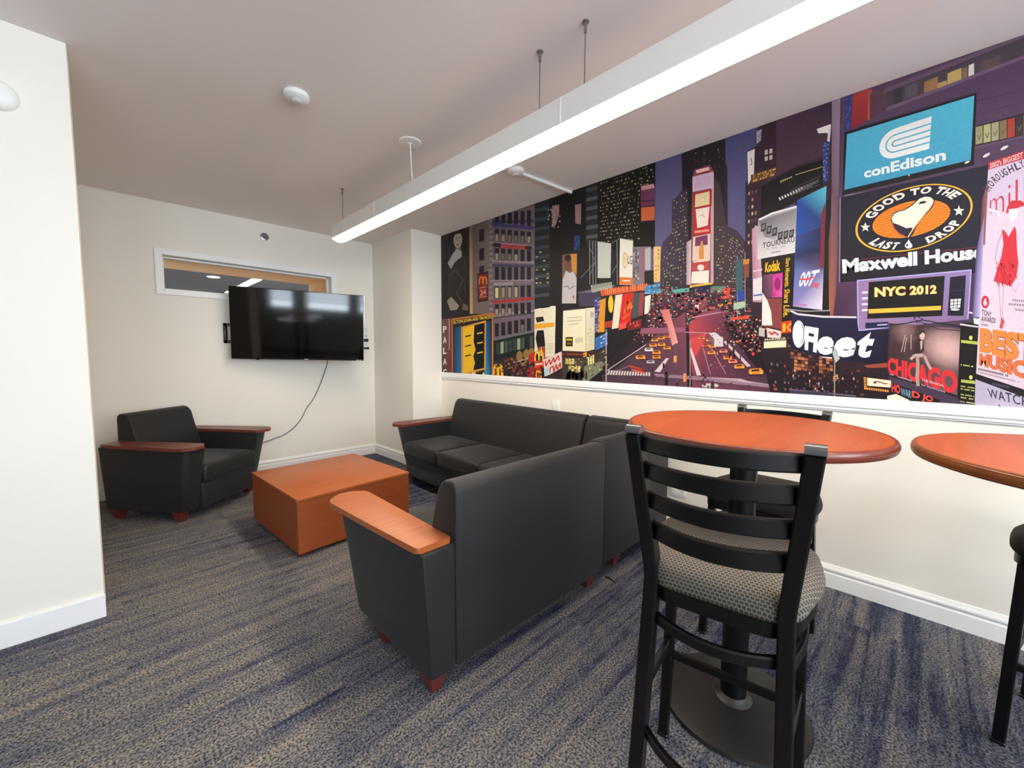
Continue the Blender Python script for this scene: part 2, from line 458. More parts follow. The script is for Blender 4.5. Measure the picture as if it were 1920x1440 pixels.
# the room beyond that window, as far as the glass shows it
Y2 = YB + T
bm = B(); box(bm, OX0 - 0.2, OX1 + 0.9, Y2, Y2 + 0.58, OZ1 - 0.012, OZ1 + 0.1); struct('ceiling_beyond_soffit', bm, M['oak'])
bm = B(); box(bm, OX1 + 0.0, OX1 + 0.05, Y2, Y2 + 0.62, 1.0, OZ1 - 0.012); struct('wall_beyond_side', bm, M['oak'])
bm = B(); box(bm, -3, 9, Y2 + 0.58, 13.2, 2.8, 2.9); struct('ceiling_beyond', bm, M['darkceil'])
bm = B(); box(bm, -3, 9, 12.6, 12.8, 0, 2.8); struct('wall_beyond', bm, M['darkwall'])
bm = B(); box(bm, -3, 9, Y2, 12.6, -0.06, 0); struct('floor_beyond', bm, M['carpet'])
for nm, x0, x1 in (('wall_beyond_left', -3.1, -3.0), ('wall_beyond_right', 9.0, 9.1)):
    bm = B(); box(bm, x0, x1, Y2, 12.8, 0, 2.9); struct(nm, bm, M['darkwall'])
c = on(400, 519, 2, 2.795)
t = thing('recessed_downlight', 'round glowing downlight seen through the interior window', 'ceiling light', c)
bm = B(); lathe(bm, [(0, -0.008), (0.085, -0.008), (0.085, 0)], 32); obj('diffuser', bm, emit('downlight_glow', (1, 0.8, 0.5, 1), 2.5), t)
bm = B(); lathe(bm, [(0.087, 0), (0.087, -0.012), (0.11, -0.008), (0.11, 0)], 32); obj('ring', bm, M['trim'], t)
ld = bpy.data.lights.new('cove_glow', 'AREA'); ld.shape = 'RECTANGLE'; ld.size = 1.6; ld.size_y = 0.08; ld.energy = 3.0; ld.color = (1, 0.78, 0.52)
lo = bpy.data.objects.new('cove_glow', ld); COL.objects.link(lo); lo.location = (1.25, Y2 + 0.45, 1.2); lo.rotation_euler = (PI, 0, 0)

# ------------------------------------------------------------------ linear pendant light
FX0, FX1, FZ0, FZ1, FY0, FY1 = 1.527, 1.655, 2.408, 2.530, -1.4, 3.90
t = thing('linear_pendant_light', 'long white linear pendant light glowing warm, hung under the ceiling', 'ceiling light', (0, 0, 0))
sec = [(FX0, FZ0 + 0.004), (FX0, FZ1), (FX1, FZ1), (FX1, FZ0 + 0.004)]
bm = B()
ca = [(x, z) for x, z in sec]
a = [bm.verts.new((x, FY0, z)) for x, z in ca]; b = [bm.verts.new((x, FY1, z)) for x, z in ca]
bm.faces.new(a); bm.faces.new(b[::-1])
for i in range(4): bm.faces.new((a[i], b[i], b[(i + 1) % 4], a[(i + 1) % 4]))
obj('housing', bm, M['lampbody'], t, 0)
bm = B()
lp = [(FX0, FZ0 + 0.003)] + [(FX0 + (FX1 - FX0) * k / 10, FZ0 - 0.022 * math.sin(PI * k / 10)) for k in range(0, 11)] + [(FX1, FZ0 + 0.003)]
a = [bm.verts.new((x, FY0 + 0.01, z)) for x, z in lp]; b = [bm.verts.new((x, FY1 - 0.004, z)) for x, z in lp]
bm.faces.new(a); bm.faces.new(b[::-1])
for i in range(len(lp)): bm.faces.new((a[i], b[i], b[(i + 1) % len(lp)], a[(i + 1) % len(lp)]))
obj('lens', bm, M['lens'], t, 40)
for y in (1.238, 3.07):
    bm = B(); box(bm, FX0 - 0.002, FX0 + 0.002, y - 0.004, y + 0.004, FZ0, FZ1 + 0.001); obj('seam', bm, M['trim'], t, 0)
for x, y in ((1.533, 1.112), (1.527, 1.368), (1.533, 3.674)):
    bm = B(); sweep(bm, [(x + 0.004, y, FZ1 - 0.01), (x + 0.004, y, HC - 0.03)], circ(0.0028, 6)); hw = obj('hanging_wire', bm, M['steel'], t)
    bm = B(); lathe(bm, [(0, HC - 0.046), (0.007, HC - 0.045), (0.007, HC - 0.008), (0.016, HC - 0.004), (0.016, HC), (0, HC)], 16, (x + 0.004, y)); obj('wire_grip', bm, M['steel'], hw)
bm = B(); lathe(bm, [(0, HC - 0.016), (0.012, HC - 0.016), (0.014, HC - 0.010), (0.072, HC - 0.007), (0.076, HC), (0, HC)], 36, (1.535, 2.545)); obj('canopy', bm, M['white'], t)
bm = B(); sweep(bm, [(1.535, 2.545, HC - 0.015), (1.55, 2.545, FZ1)], circ(0.004, 8)); obj('power_cord', bm, M['white'], t)

# ------------------------------------------------------------------ ceiling and wall devices
def detector(name, label, c):
    t = thing(name, label, 'smoke detector', c)
    bm = B(); lathe(bm, [(0, 0), (0.062, 0), (0.066, -0.006), (0.064, -0.022), (0.05, -0.034), (0.03, -0.036), (0, -0.036)], 40); obj('housing', bm, M['white'], t)
    bm = B(); lathe(bm, [(0.026, -0.034), (0.027, -0.044), (0.02, -0.050), (0, -0.051)], 32); obj('sensor_chamber', bm, plain('grey_sensor', srgb(205, 204, 200), 0.5), t)
    return t
c = on(556, 176, 2, HC); detector('smoke_detector', 'round white smoke detector alone on the open ceiling', c)
c2 = on(967, 318, 2, HC); t = detector('smoke_detector', 'round white detector on the ceiling at the end of a white conduit', c2)
bm = B(); sweep(bm, [(c2.x + 0.05, c2.y - 0.005, HC - 0.012), (XR - 0.002, c2.y - 0.055, HC - 0.012)], rect(0.022, 0.022, 0.004)); tag(obj('wire_conduit', bm, M['white'], None, 0), 'white surface conduit on the ceiling running to the mural', 'conduit')
c = on(496, 444, 1, YB); t = thing('fire_sprinkler', 'round metal sidewall sprinkler high on the wall above the television', 'sprinkler', (c.x, YB, c.z))
def lathe_y(bm, prof, n=32):
    lathe(bm, prof, n); bmesh.ops.rotate(bm, verts=bm.verts, cent=(0, 0, 0), matrix=Matrix.Rotation(PI / 2, 3, 'X')); return bm
bm = B(); lathe_y(bm, [(0, 0), (0.042, 0), (0.040, 0.008), (0.026, 0.011), (0.024, 0.004), (0, 0.004)]); obj('escutcheon', bm, M['steel'], t)
bm = B(); lathe_y(bm, [(0, 0), (0.011, 0.004), (0.011, 0.03), (0.006, 0.034), (0, 0.034)], 16); obj('nozzle', bm, plain('dark_bronze', srgb(70, 66, 60), 0.4, metal=0.6), t)
bm = B(); box(bm, -0.014, 0.014, -0.052, -0.049, -0.012, 0.012); sweep(bm, [(0.01, -0.03, 0), (0.012, -0.05, 0)], circ(0.002, 6)); sweep(bm, [(-0.01, -0.03, 0), (-0.012, -0.05, 0)], circ(0.002, 6)); obj('deflector', bm, M['steel'], t)
c = on(-4, 179, 1, YP); t = thing('alarm_device', 'round white device high on the left wing wall at the photo edge', 'alarm', (c.x, YP, c.z))
bm = B(); lathe_y(bm, [(0, 0), (0.062, 0), (0.062, 0.012), (0.05, 0.03), (0.03, 0.038), (0, 0.04)], 40); obj('housing', bm, M['white'], t)

def plate(name, label, cat, yc, zc, wy, hz, kind):
    t = thing(name, label, cat, (XR, yc, zc))
    bm = B(); box(bm, -0.006, 0, -wy / 2, wy / 2, -hz / 2, hz / 2, 0.002, 2); obj('cover_plate', bm, M['white'], t)
    if kind:
        for s in (-1, 1):
            bm = B(); box(bm, -0.0085, -0.005, s * wy * 0.24 - wy * 0.14, s * wy * 0.24 + wy * 0.14, -hz * 0.28, hz * 0.28, 0.0015, 1); r = obj('receptacle', bm, M['trim'], t)
            bm = B()
            for q in (-1, 1): box(bm, -0.0092, -0.0084, s * wy * 0.24 + q * 0.007 - 0.0012, s * wy * 0.24 + q * 0.007 + 0.0012, -0.002, 0.008)
            box(bm, -0.0092, -0.0084, s * wy * 0.24 - 0.002, s * wy * 0.24 + 0.002, -0.012, -0.007); obj('slot', bm, M['ink'], r, 0)
    return t
c = on(1272, 922, 0, XR); plate('power_outlet', 'white wall outlet low under the mural, seen past the black stool', 'outlet', c.y, c.z, 0.125, 0.075, True)
c = on(1043, 763, 0, XR); plate('blank_plate', 'blank white wall plate above the back of the far sofa', 'wall plate', c.y, c.z, 0.085, 0.125, False)

# ------------------------------------------------------------------ television
TVC, TVYAW, TVTILT, TVROLL, TVW, TVH = Vector((1.523, 4.821, 1.653)), math.radians(-21.9), math.radians(5.0), math.radians(-1.0), 1.30, 0.749
t = thing('television', 'black flat screen television angled out from the far wall on an arm', 'television', TVC)
t.rotation_euler = (Matrix.Rotation(TVYAW, 3, 'Z') @ Matrix.Rotation(TVTILT, 3, 'X') @ Matrix.Rotation(-TVROLL, 3, 'Y')).to_euler()
bm = B(); box(bm, -TVW / 2, TVW / 2, 0.0, 0.035, -TVH / 2, TVH / 2, 0.004, 2)
box(bm, -0.45, 0.45, 0.03, 0.062, -0.30, 0.16, 0.01, 2); obj('casing', bm, M['blackplastic'], t)
bm = B(); box(bm, -TVW / 2 + 0.007, TVW / 2 - 0.007, -0.0015, 0.001, -TVH / 2 + 0.016, TVH / 2 - 0.007); obj('screen', bm, M['screen'], t, 0)
for s in (-1, 1):
    bm = B(); box(bm, s * TVW / 2 - 0.0012, s * TVW / 2 + 0.0012, 0.002, 0.03, -TVH / 2 + 0.01, TVH / 2 - 0.002); obj('side_edge', bm, M['chrome'], t, 0)
bm = B(); box(bm, 0.03, 0.07, -0.0022, 0.0, -TVH / 2 + 0.004, -TVH / 2 + 0.012); obj('badge', bm, M['logo'], t, 0)
bm = B()
for x0, x1 in ((0.57, 0.60), (0.603, 0.63)): box(bm, x0, x1, -0.0022, 0.0, -TVH / 2 + 0.004, -TVH / 2 + 0.010)
obj('sticker', bm, M['logo'], t, 0)
bm = B(); box(bm, -0.43, -0.40, -0.001, 0.02, -TVH / 2 - 0.008, -TVH / 2 + 0.001, 0.003, 1); obj('receiver', bm, M['blackplastic'], t)
# wall bracket: plate, folding arm
t = thing('mounting_bracket', 'black steel mounting bracket on the wall behind the television', 'bracket', (0, 0, 0))
bm = B()
x0, x1, z0, z1 = 0.885, 1.75, 1.455, 1.665
for q in ((x0, x0 + 0.035, z0, z1), (x0, x1, z0, z0 + 0.032), (x0, x1, z1 - 0.032, z1), (x1 - 0.035, x1, z0, z1), (1.28, 1.40, z0, z1)):
    box(bm, q[0], q[1], YB - 0.028, YB, q[2], q[3], 0.006, 2)
obj('wall_plate', bm, M['black'], t)
bm = B(); sweep(bm, [(1.34, YB - 0.03, 1.56), (1.62, YB - 0.16, 1.58), (1.50, TVC.y + 0.12, 1.62)], rect(0.05, 0.07)); obj('folding_arm', bm, M['black'], t, 0)
# placard and cable
t = thing('wall_placard', 'narrow white placard with dark bars at the right edge of the television', 'sign', (2.425, YB, 1.56))
bm = B(); box(bm, -0.05, 0.06, -0.008, 0, -0.01, 0.145, 0.001, 1); box(bm, -0.05, 0.06, -0.008, 0, -0.125, -0.055, 0.001, 1); obj('panel', bm, M['white'], t)
for q in ((0.055, -0.052, -0.012), (0.065, -0.15, -0.122)):
    bm = B(); box(bm, -0.05, q[0], -0.0095, 0, q[1], q[2]); obj('dark_bar', bm, M['ink'], t, 0)
gp = plain('grey_print', srgb(150, 150, 150), 0.7)
for z in (0.12, 0.10, 0.085, 0.03, 0.015, -0.075, -0.09):
    bm = B(); box(bm, 0.0, 0.045, -0.0086, -0.0078, z, z + 0.004); obj('small_print', bm, gp, t, 0)
pts = [Vector((1.86, 5.0, 1.33))] + [on(x, y, 1, 5.15 + 0.055 * min(1, k / 2)) for k, (x, y) in enumerate([(614, 679), (606, 706), (595, 733), (585, 752), (575, 765), (566, 783), (553, 800), (533, 815), (515, 822), (496, 829), (478, 832)])]
bm = B(); sweep(bm, catmull(pts, 6), circ(0.0042, 8)); tag(obj('power_cable', bm, M['cable']), 'thin dark cable hanging from the television down to the armchair', 'cable')

# ------------------------------------------------------------------ sofas and armchair
DEP = 0.80
def seating(name, label, cat, loc, rotz, Wd, seats, arms, capmat, back_h=0.85, group=None, front_foot=0.185):
    t = thing(name, label, cat, loc, rotz, group)
    at = 0.15
    a0 = at if 0 in arms else 0.0
    a1 = Wd - at if 1 in arms else Wd
    # backrest: upright outer face, rounded top, sloping inner face
    dz = back_h - 0.85
    prof = [(0.0, 0.09), (0.0, 0.80 + dz), (0.006, 0.828 + dz), (0.024, 0.846 + dz), (0.05, 0.85 + dz), (0.085, 0.843 + dz), (0.108, 0.825 + dz), (0.12, 0.80 + dz), (0.245, 0.40), (0.245, 0.09)]
    bm = B(); extr(bm, prof, a0 + 0.002, a1 - 0.002, 0.014, 3); obj('backrest', bm, M['sofa'], t, 50)
    bm = B(); box(bm, a0 + 0.002, a1 - 0.002, 0.247, DEP - 0.045, 0.09, 0.30, 0.018, 3); obj('seat_base', bm, M['sofa'], t)
    cw = (a1 - a0) / seats
    for k in range(seats):
        bm = B(); x0 = a0 + k * cw + 0.004; x1 = a0 + (k + 1) * cw - 0.004
        box(bm, x0, x1, 0.20, DEP - 0.015, 0.303, 0.445, 0.03, 4)
        bmesh.ops.subdivide_edges(bm, edges=[e for e in bm.edges if e.calc_length() > 0.2], cuts=5, use_grid_fill=True)
        for v in bm.verts:
            if v.co.z > 0.40:
                u = (v.co.x - x0) / (x1 - x0); s = (v.co.y - 0.2) / (DEP - 0.215)
                v.co.z += 0.018 * math.sin(PI * min(1, max(0, u))) * math.sin(PI * min(1, max(0, s)))
            elif v.co.y > DEP - 0.06:
                v.co.z -= 0.012 * math.sin(PI * min(1, max(0, (v.co.x - x0) / (x1 - x0)))) ** 2 if v.co.z < 0.33 else 0
        cu = obj('seat_cushion', bm, M['cushion'], t, 60)
        bm = B(); yf = DEP - 0.0165; pts = [(x0 + 0.02 + (x1 - x0 - 0.04) * i / 14, yf + 0.002 * math.sin(i * 2.3), 0.345 + 0.006 * math.sin(i * 1.7 + k)) for i in range(15)]
        sweep(bm, pts, circ(0.004, 6)); obj('welt', bm, M['cushion'], cu)
    for a in arms:
        sx = 1 if a == 0 else -1
        ox = 0.0 if a == 0 else Wd
        X = lambda v: ox + sx * v
        top = round_poly([(X(0.0), 0.004, 0.012), (X(at), 0.004, 0.004), (X(at), DEP + 0.005, 0.012), (X(-0.005), DEP - 0.025, 0.06)])
        bot = round_poly([(X(0.035), 0.004, 0.012), (X(at), 0.004, 0.004), (X(at), DEP - 0.085, 0.012), (X(0.035), DEP - 0.13, 0.06)])
        bm = B(); prism(bm, bot, 0.09, 0.60, 0.006, 2, top); obj('arm', bm, M['sofa'], t, 50)
        cap = round_poly([(X(0.150), 0.03, 0.01), (X(0.155), DEP - 0.01, 0.05), (X(0.06), DEP + 0.065, 0.10), (X(-0.055), DEP - 0.02, 0.10), (X(-0.03), 0.35, 0.4), (X(-0.006), 0.03, 0.02)], 8)
        bm = B(); prism(bm, cap, 0.601, 0.626, 0.006, 3); obj('arm_cap', bm, capmat, t, 40)
    def foot(x, y):
        bm = B(); h = 0.089
        v0 = [(x - 0.022, y - 0.022), (x + 0.022, y - 0.022), (x + 0.022, y + 0.022), (x - 0.022, y + 0.022)]
        v1 = [(x - 0.045, y - 0.045), (x + 0.045, y - 0.045), (x + 0.045, y + 0.045), (x - 0.045, y + 0.045)]
        prism(bm, v0, 0.0, h, 0.002, 1, v1); obj('foot', bm, M['foot'], t, 30)
    for x in (0.085, Wd - 0.085):
        for y in (0.065, DEP - front_foot): foot(x, y)
    return t
seating('sofa', 'charcoal two seat sofa in front of the camera with its back turned', 'sofa', (0.800, 1.270, 0), 0.0, 1.232, 2, (0,), M['cherry'], front_foot=0.34)
seating('sofa', 'long charcoal three seat sofa standing under the mural wall', 'sofa', (2.925, 1.975, 0), PI / 2, 1.925, 3, (1,), M['capwood'])
seating('armchair', 'charcoal armchair with two wooden arm caps turned into the corner below the television', 'armchair', (0.596, 5.117, 0), math.atan2(-0.629, -0.777), 0.88, 1, (0, 1), M['capwood'])
# corner seat: two backs meeting at a right angle
t = thing('corner_sofa_section', 'square charcoal corner seat joining the two sofas', 'sofa', (2.075, 1.302, 0), 0.0)
Wd, Dp = 0.875, 0.655
prof = [(0.0, 0.09), (0.0, 0.80), (0.006, 0.828), (0.024, 0.846), (0.05, 0.85), (0.10, 0.843), (0.125, 0.82), (0.135, 0.79), (0.245, 0.40), (0.245, 0.09)]
bm = B(); extr(bm, prof, 0.0, Wd, 0.014, 3); obj('backrest', bm, M['sofa'], t, 50)
bm = B(); extr(bm, prof, 0.16, Dp, 0.014, 3)
bmesh.ops.transform(bm, matrix=Matrix.Translation((Wd - 0.002, 0, 0)) @ Matrix.Rotation(PI / 2, 4, 'Z'), verts=bm.verts[:]); obj('side_backrest', bm, M['sofa'], t, 50)
bm = B(); box(bm, 0.0, Wd - 0.248, 0.247, Dp, 0.09, 0.30, 0.015, 2); obj('seat_base', bm, M['sofa'], t)
bm = B(); box(bm, 0.004, Wd - 0.20, 0.20, Dp - 0.004, 0.303, 0.445, 0.03, 4); obj('seat_cushion', bm, M['cushion'], t)
for x, y in ((0.20, 0.06), (Wd - 0.07, 0.06), (0.08, Dp - 0.08), (Wd - 0.07, Dp - 0.08)):
    bm = B(); prism(bm, [(x - 0.022, y - 0.022), (x + 0.022, y - 0.022), (x + 0.022, y + 0.022), (x - 0.022, y + 0.022)], 0, 0.089, 0.002, 1,
          [(x - 0.045, y - 0.045), (x + 0.045, y - 0.045), (x + 0.045, y + 0.045), (x - 0.045, y + 0.045)]); obj('foot', bm, M['foot'], t, 30)

a_, b_ = on(1136, 1081, 2, 0.004), on(1153, 1091, 2, 0.004)
bm = B(); sweep(bm, [a_, (a_ + b_) / 2 + Vector((0.004, 0.006, 0)), b_], circ(0.004, 8)); tag(obj('loose_cord', bm, M['blackplastic']), 'short black bit of cord on the carpet beside the back foot of the nearest sofa', 'cord')

# ------------------------------------------------------------------ coffee table
t = thing('coffee_table', 'low boxy cherry wood coffee table in the middle of the sofas', 'table', (1.235, 3.305, 0), math.radians(3.6))
hw, hd = 0.43, 0.455
bm = B(); box(bm, -hw, hw, -hd, hd, 0.386, 0.405, 0.003, 2); obj('tabletop', bm, M['cherry'], t)
for nm, q in (('front_panel', (-hw + 0.004, hw - 0.004, -hd + 0.004, -hd + 0.022)), ('back_panel', (-hw + 0.004, hw - 0.004, hd - 0.022, hd - 0.004)),
              ('side_panel', (-hw + 0.003, -hw + 0.021, -hd + 0.023, hd - 0.023)), ('side_panel', (hw - 0.021, hw - 0.003, -hd + 0.023, hd - 0.023))):
    bm = B(); box(bm, q[0], q[1], q[2], q[3], 0.03, 0.384, 0.002, 1); obj(nm, bm, M['cherry_box'], t)
for sx in (-1, 1):
    for sy in (-1, 1):
        bm = B(); x = sx * (hw - 0.06); y = sy * (hd - 0.06); box(bm, x - 0.035, x + 0.035, y - 0.035, y + 0.035, 0, 0.06, 0.002, 1); obj('foot', bm, M['foot'], t)

# ------------------------------------------------------------------ round bar tables
def bar_table(name, label, x, y, r, edge, ribbed):
    t = thing(name, label, 'table', (x, y, 0))
    z = 1.10
    bm = B(); lathe(bm, [(0, z - 0.03), (r - 0.004, z - 0.03), (r - 0.004, z), (0, z)], 96); obj('tabletop', bm, M['tablewood'], t, 30)
    pr = []
    n = 14
    for k in range(n + 1):
        a = -PI / 2 + PI * k / n
        rr = r + 0.009 * math.cos(a) + (0.0009 * math.cos(k * PI) if ribbed and 0 < k < n else 0)
        pr.append((rr, z - 0.0155 + 0.0165 * math.sin(a)))
    pr = [(r - 0.012, z - 0.0315)] + pr + [(r - 0.004, z + 0.0008), (r - 0.0045, z - 0.004)]
    bm = B(); lathe(bm, pr, 96); obj('edge_band', bm, edge, t, 60)
    bm = B(); lathe(bm, [(0.0455, 0.03), (0.0455, z - 0.045)], 32); obj('column', bm, M['black'], t)
    bm = B()
    for a in (0, PI / 2): box(bm, -0.25, 0.25, -0.02, 0.02, z - 0.046, z - 0.031, 0, 1, Matrix.Rotation(a + 0.3, 4, 'Z'))
    obj('top_plate', bm, M['black'], t, 0)
    bm = B(); lathe(bm, [(0, 0), (0.252, 0), (0.258, 0.008), (0.254, 0.018), (0.235, 0.024), (0.12, 0.033), (0.08, 0.038), (0, 0.038)], 72); bs = obj('base_plate', bm, M['cast'], t, 50)
    bm = B(); lathe(bm, [(0.044, 0.034), (0.068, 0.034), (0.066, 0.042), (0.054, 0.050), (0.047, 0.058), (0.044, 0.058)], 40); obj('collar', bm, M['weld'], bs)
    return t
bar_table('bar_table', 'round orange topped bar table with a dark red rim, behind the nearest stool', 1.672, 0.452, 0.410, M['edgewood'], False)
bar_table('bar_table', 'round bar table with a ribbed brown rim cut off by the right photo edge', 1.775, -0.43, 0.436, M['ribwood'], True)

bar_table('bar_table', 'round bar table behind the camera, the farther oval mirrored in the television', -1.42, -1.42, 0.42, M['edgewood'], False)
bar_table('bar_table', 'round bar table behind the camera, the nearer oval mirrored in the television', -1.20, -0.52, 0.42, M['edgewood'], False)

# ------------------------------------------------------------------ ladder back bar stools
def stool(label, x, y, heading, fab, zs=1.0):
    t = thing('bar_stool', label, 'stool', (x, y, 0), -heading, None)
    wt, ws, wb, dt, ds, db = 0.185, 0.152, 0.175, -0.255, -0.166, -0.224
    wfb, wft, dfb, dft = 0.197, 0.178, 0.168, 0.160
    Ht, Hk = 1.165, 0.769
    def rear(z):
        if z <= Hk: f = z / Hk; return wb + (ws - wb) * f, db + (ds - db) * f
        f = (z - Hk) / (Ht - Hk); return ws + (wt - ws) * f, ds + (dt - ds) * f
    def front(z): f = z / 0.70; return wfb + (wft - wfb) * f, dfb + (dft - dfb) * f
    cr = rect(0.036, 0.046, 0.004)
    for s in (-1, 1):
        zz = [0.012, 0.35, 0.62, 0.70, 0.745, 0.769, 0.80, 0.86, 1.0, Ht]
        path = []
        for z in zz:
            wq, d = rear(z)
            if abs(z - Hk) < 0.04: d -= 0.006 * (1 - abs(z - Hk) / 0.04)
            path.append((s * wq, d, z))
        bm = B(); sweep(bm, path, cr, Vector((0, 1, 0))); lg = obj('rear_post', bm, M['black'], t, 30)
        wq, d = rear(Ht)
        bm = B()
        pc = [(-0.0235, 0.0)] + [(-0.0235 + 0.047 * k / 8, 0.002 + 0.017 * math.sin(PI * k / 8) ** 0.8) for k in range(9)] + [(0.0235, 0.0)]
        extr(bm, pc, -0.0185, 0.0185); bmesh.ops.translate(bm, verts=bm.verts[:], vec=(s * wq, d, Ht)); obj('post_cap', bm, M['cap'], lg, 40)
        bm = B(); wq, d = rear(0); box(bm, s * wq - 0.02, s * wq + 0.02, d - 0.025, d + 0.025, 0, 0.014, 0.003, 1); obj('glide', bm, M['blackplastic'], lg)
        path = [(s * front(z)[0], front(z)[1], z) for z in (0.012, 0.35, 0.71)]
        bm = B(); sweep(bm, path, rect(0.032, 0.032, 0.004), Vector((0, 1, 0))); lg = obj('front_leg', bm, M['black'], t, 30)
        bm = B(); wq, d = front(0); box(bm, s * wq - 0.018, s * wq + 0.018, d - 0.018, d + 0.018, 0, 0.014, 0.003, 1); obj('glide', bm, M['blackplastic'], lg)
    def bow(z, h, dep, thick=0.014, nm='back_slat', zmid=0.0):
        wq, d = rear(z)
        pts = []
        for k in range(17):
            u = -1 + 2 * k / 16
            pts.append((u * (wq - 0.012), d + 0.006 - dep * (1 - u * u), z + zmid * (1 - u * u)))
        bm = B(); sweep(bm, pts, rect(thick, h, 0.004)); return obj(nm, bm, M['black'], t, 40)
    for z0, z1 in ((1.119, 1.160), (1.045, 1.089), (0.963, 1.007), (0.876, 0.924)):
        bow((z0 + z1) / 2, z1 - z0, 0.055, 0.016)
    bow(0.648, 0.030, 0.050, 0.018, 'stretcher')
    bow(0.330, 0.026, 0.075, 0.018, 'stretcher')
    # front and side stretchers
    wq, d = front(0.31)
    bm = B(); sweep(bm, [(-wq, d, 0.315), (wq, d, 0.315)], rect(0.018, 0.026, 0.003)); obj('stretcher', bm, M['black'], t, 30)
    for s in (-1, 1):
        f = front(0.36); r = rear(0.43)
        bm = B(); sweep(bm, [(s * f[0], f[1], 0.36), (s * r[0], r[1], 0.445)], rect(0.018, 0.034, 0.003)); obj('stretcher', bm, M['black'], t, 30)
        # bent flat bar from the seat rail down and back to the rear post
        r = rear(0.60)
        xo = 0.188
        pts = [(s * xo, 0.100, 0.70), (s * (xo + 0.004), 0.098, 0.655), (s * (xo + 0.006), 0.085, 0.625), (s * (xo + 0.004), 0.05, 0.605), (s * (xo - 0.002), 0.0, 0.598), (s * (xo - 0.02), -0.09, 0.600), (s * r[0], r[1], 0.61)]
        bm = B(); sweep(bm, catmull(pts, 5), rect(0.034, 0.012, 0.003), Vector((s, 0, 0.02))); obj('side_brace', bm, M['black'], t, 40)
    # seat rail and cushion
    def outline(k):
        return round_poly([(-0.17 * k, -0.185 * k, 0.10), (0.17 * k, -0.185 * k, 0.10), (0.224 * k, 0.03, 0.3), (0.205 * k, 0.212 * k, 0.075), (-0.205 * k, 0.212 * k, 0.075), (-0.224 * k, 0.03, 0.3)], 8)
    bm = B(); prism(bm, outline(0.97), 0.700, 0.738, 0.003, 1); obj('seat_frame', bm, M['black'], t, 40)
    bm = B()
    rings = []
    for k, z in ((0.96, 0.738), (1.0, 0.744), (1.025, 0.757), (1.03, 0.772), (1.01, 0.790), (0.95, 0.804), (0.85, 0.813), (0.6, 0.820), (0.3, 0.823)):
        rings.append([bm.verts.new((x, y, z)) for x, y in outline(k)])
    for a, b in zip(rings, rings[1:]):
        n = len(a)
        for i in range(n): bm.faces.new((a[i], a[(i + 1) % n], b[(i + 1) % n], b[i]))
    bm.faces.new(rings[0][::-1]); bm.faces.new(rings[-1])
    obj('seat_cushion', bm, fab, t, 60)
    t.scale = (1, 1, zs)
    return t
stool('black ladder back bar stool nearest the camera with a taupe ring patterned seat', 1.224, 0.365, 1.4155, M['ringfab'])
stool('black ladder back bar stool across the first round table, against the mural wall side', 2.19, 0.498, -PI / 2, M['seatblack'], 0.925)
stool('black bar stool with a dark seat, mostly cut off by the right photo edge', 2.300, -0.49, math.atan2(-0.976, 0.22), M['seatblack'], 0.94)

# ------------------------------------------------------------------ the printed mural: one flat sheet of inks on the right wall
MUR_Y0, MUR_Y1, MUR_Z0, MUR_Z1 = -1.35, YC - 0.001, ZR - 0.001, HC - 0.001
class Mural:
    def __init__(s): s.v = []; s.f = []; s.c = []; s.layer = 0
    def clip(s, pts):
        for ax, val, sg in ((0, MUR_Y0, 1), (0, MUR_Y1, -1), (1, MUR_Z0, 1), (1, MUR_Z1, -1)):
            out = []
            for i in range(len(pts)):
                a, b = pts[i - 1], pts[i]
                da, db = (a[ax] - val) * sg, (b[ax] - val) * sg
                if (da >= 0) != (db >= 0):
                    t = da / (da - db); out.append(tuple(a[k] + (b[k] - a[k]) * t for k in range(len(a))))
                if db >= 0: out.append(b)
            pts = out
            if len(pts) < 3: return []
        return pts
    def emit(s, wall, cols):
        """wall: (y, z) outline; cols: one linear colour per corner"""
        pts = s.clip([(y, z) + tuple(c[:3]) for (y, z), c in zip(wall, cols)])
        if len(pts) < 3: return
        x = XR - 0.0012 - 0.0000085 * s.layer
        tris = tessellate_polygon([[Vector((p[0], p[1], 0)) for p in pts]]) if len(pts) > 3 else [(0, 1, 2)]
        b = len(s.v)
        s.v += [(x, p[0], p[1]) for p in pts]; s.c += [p[2:5] for p in pts]
        for t in tris: s.f.append(tuple(b + i for i in t))
MU = Mural()
def wallpt(x, y): p = on(x, y, 0, XR); return (p.y, p.z)
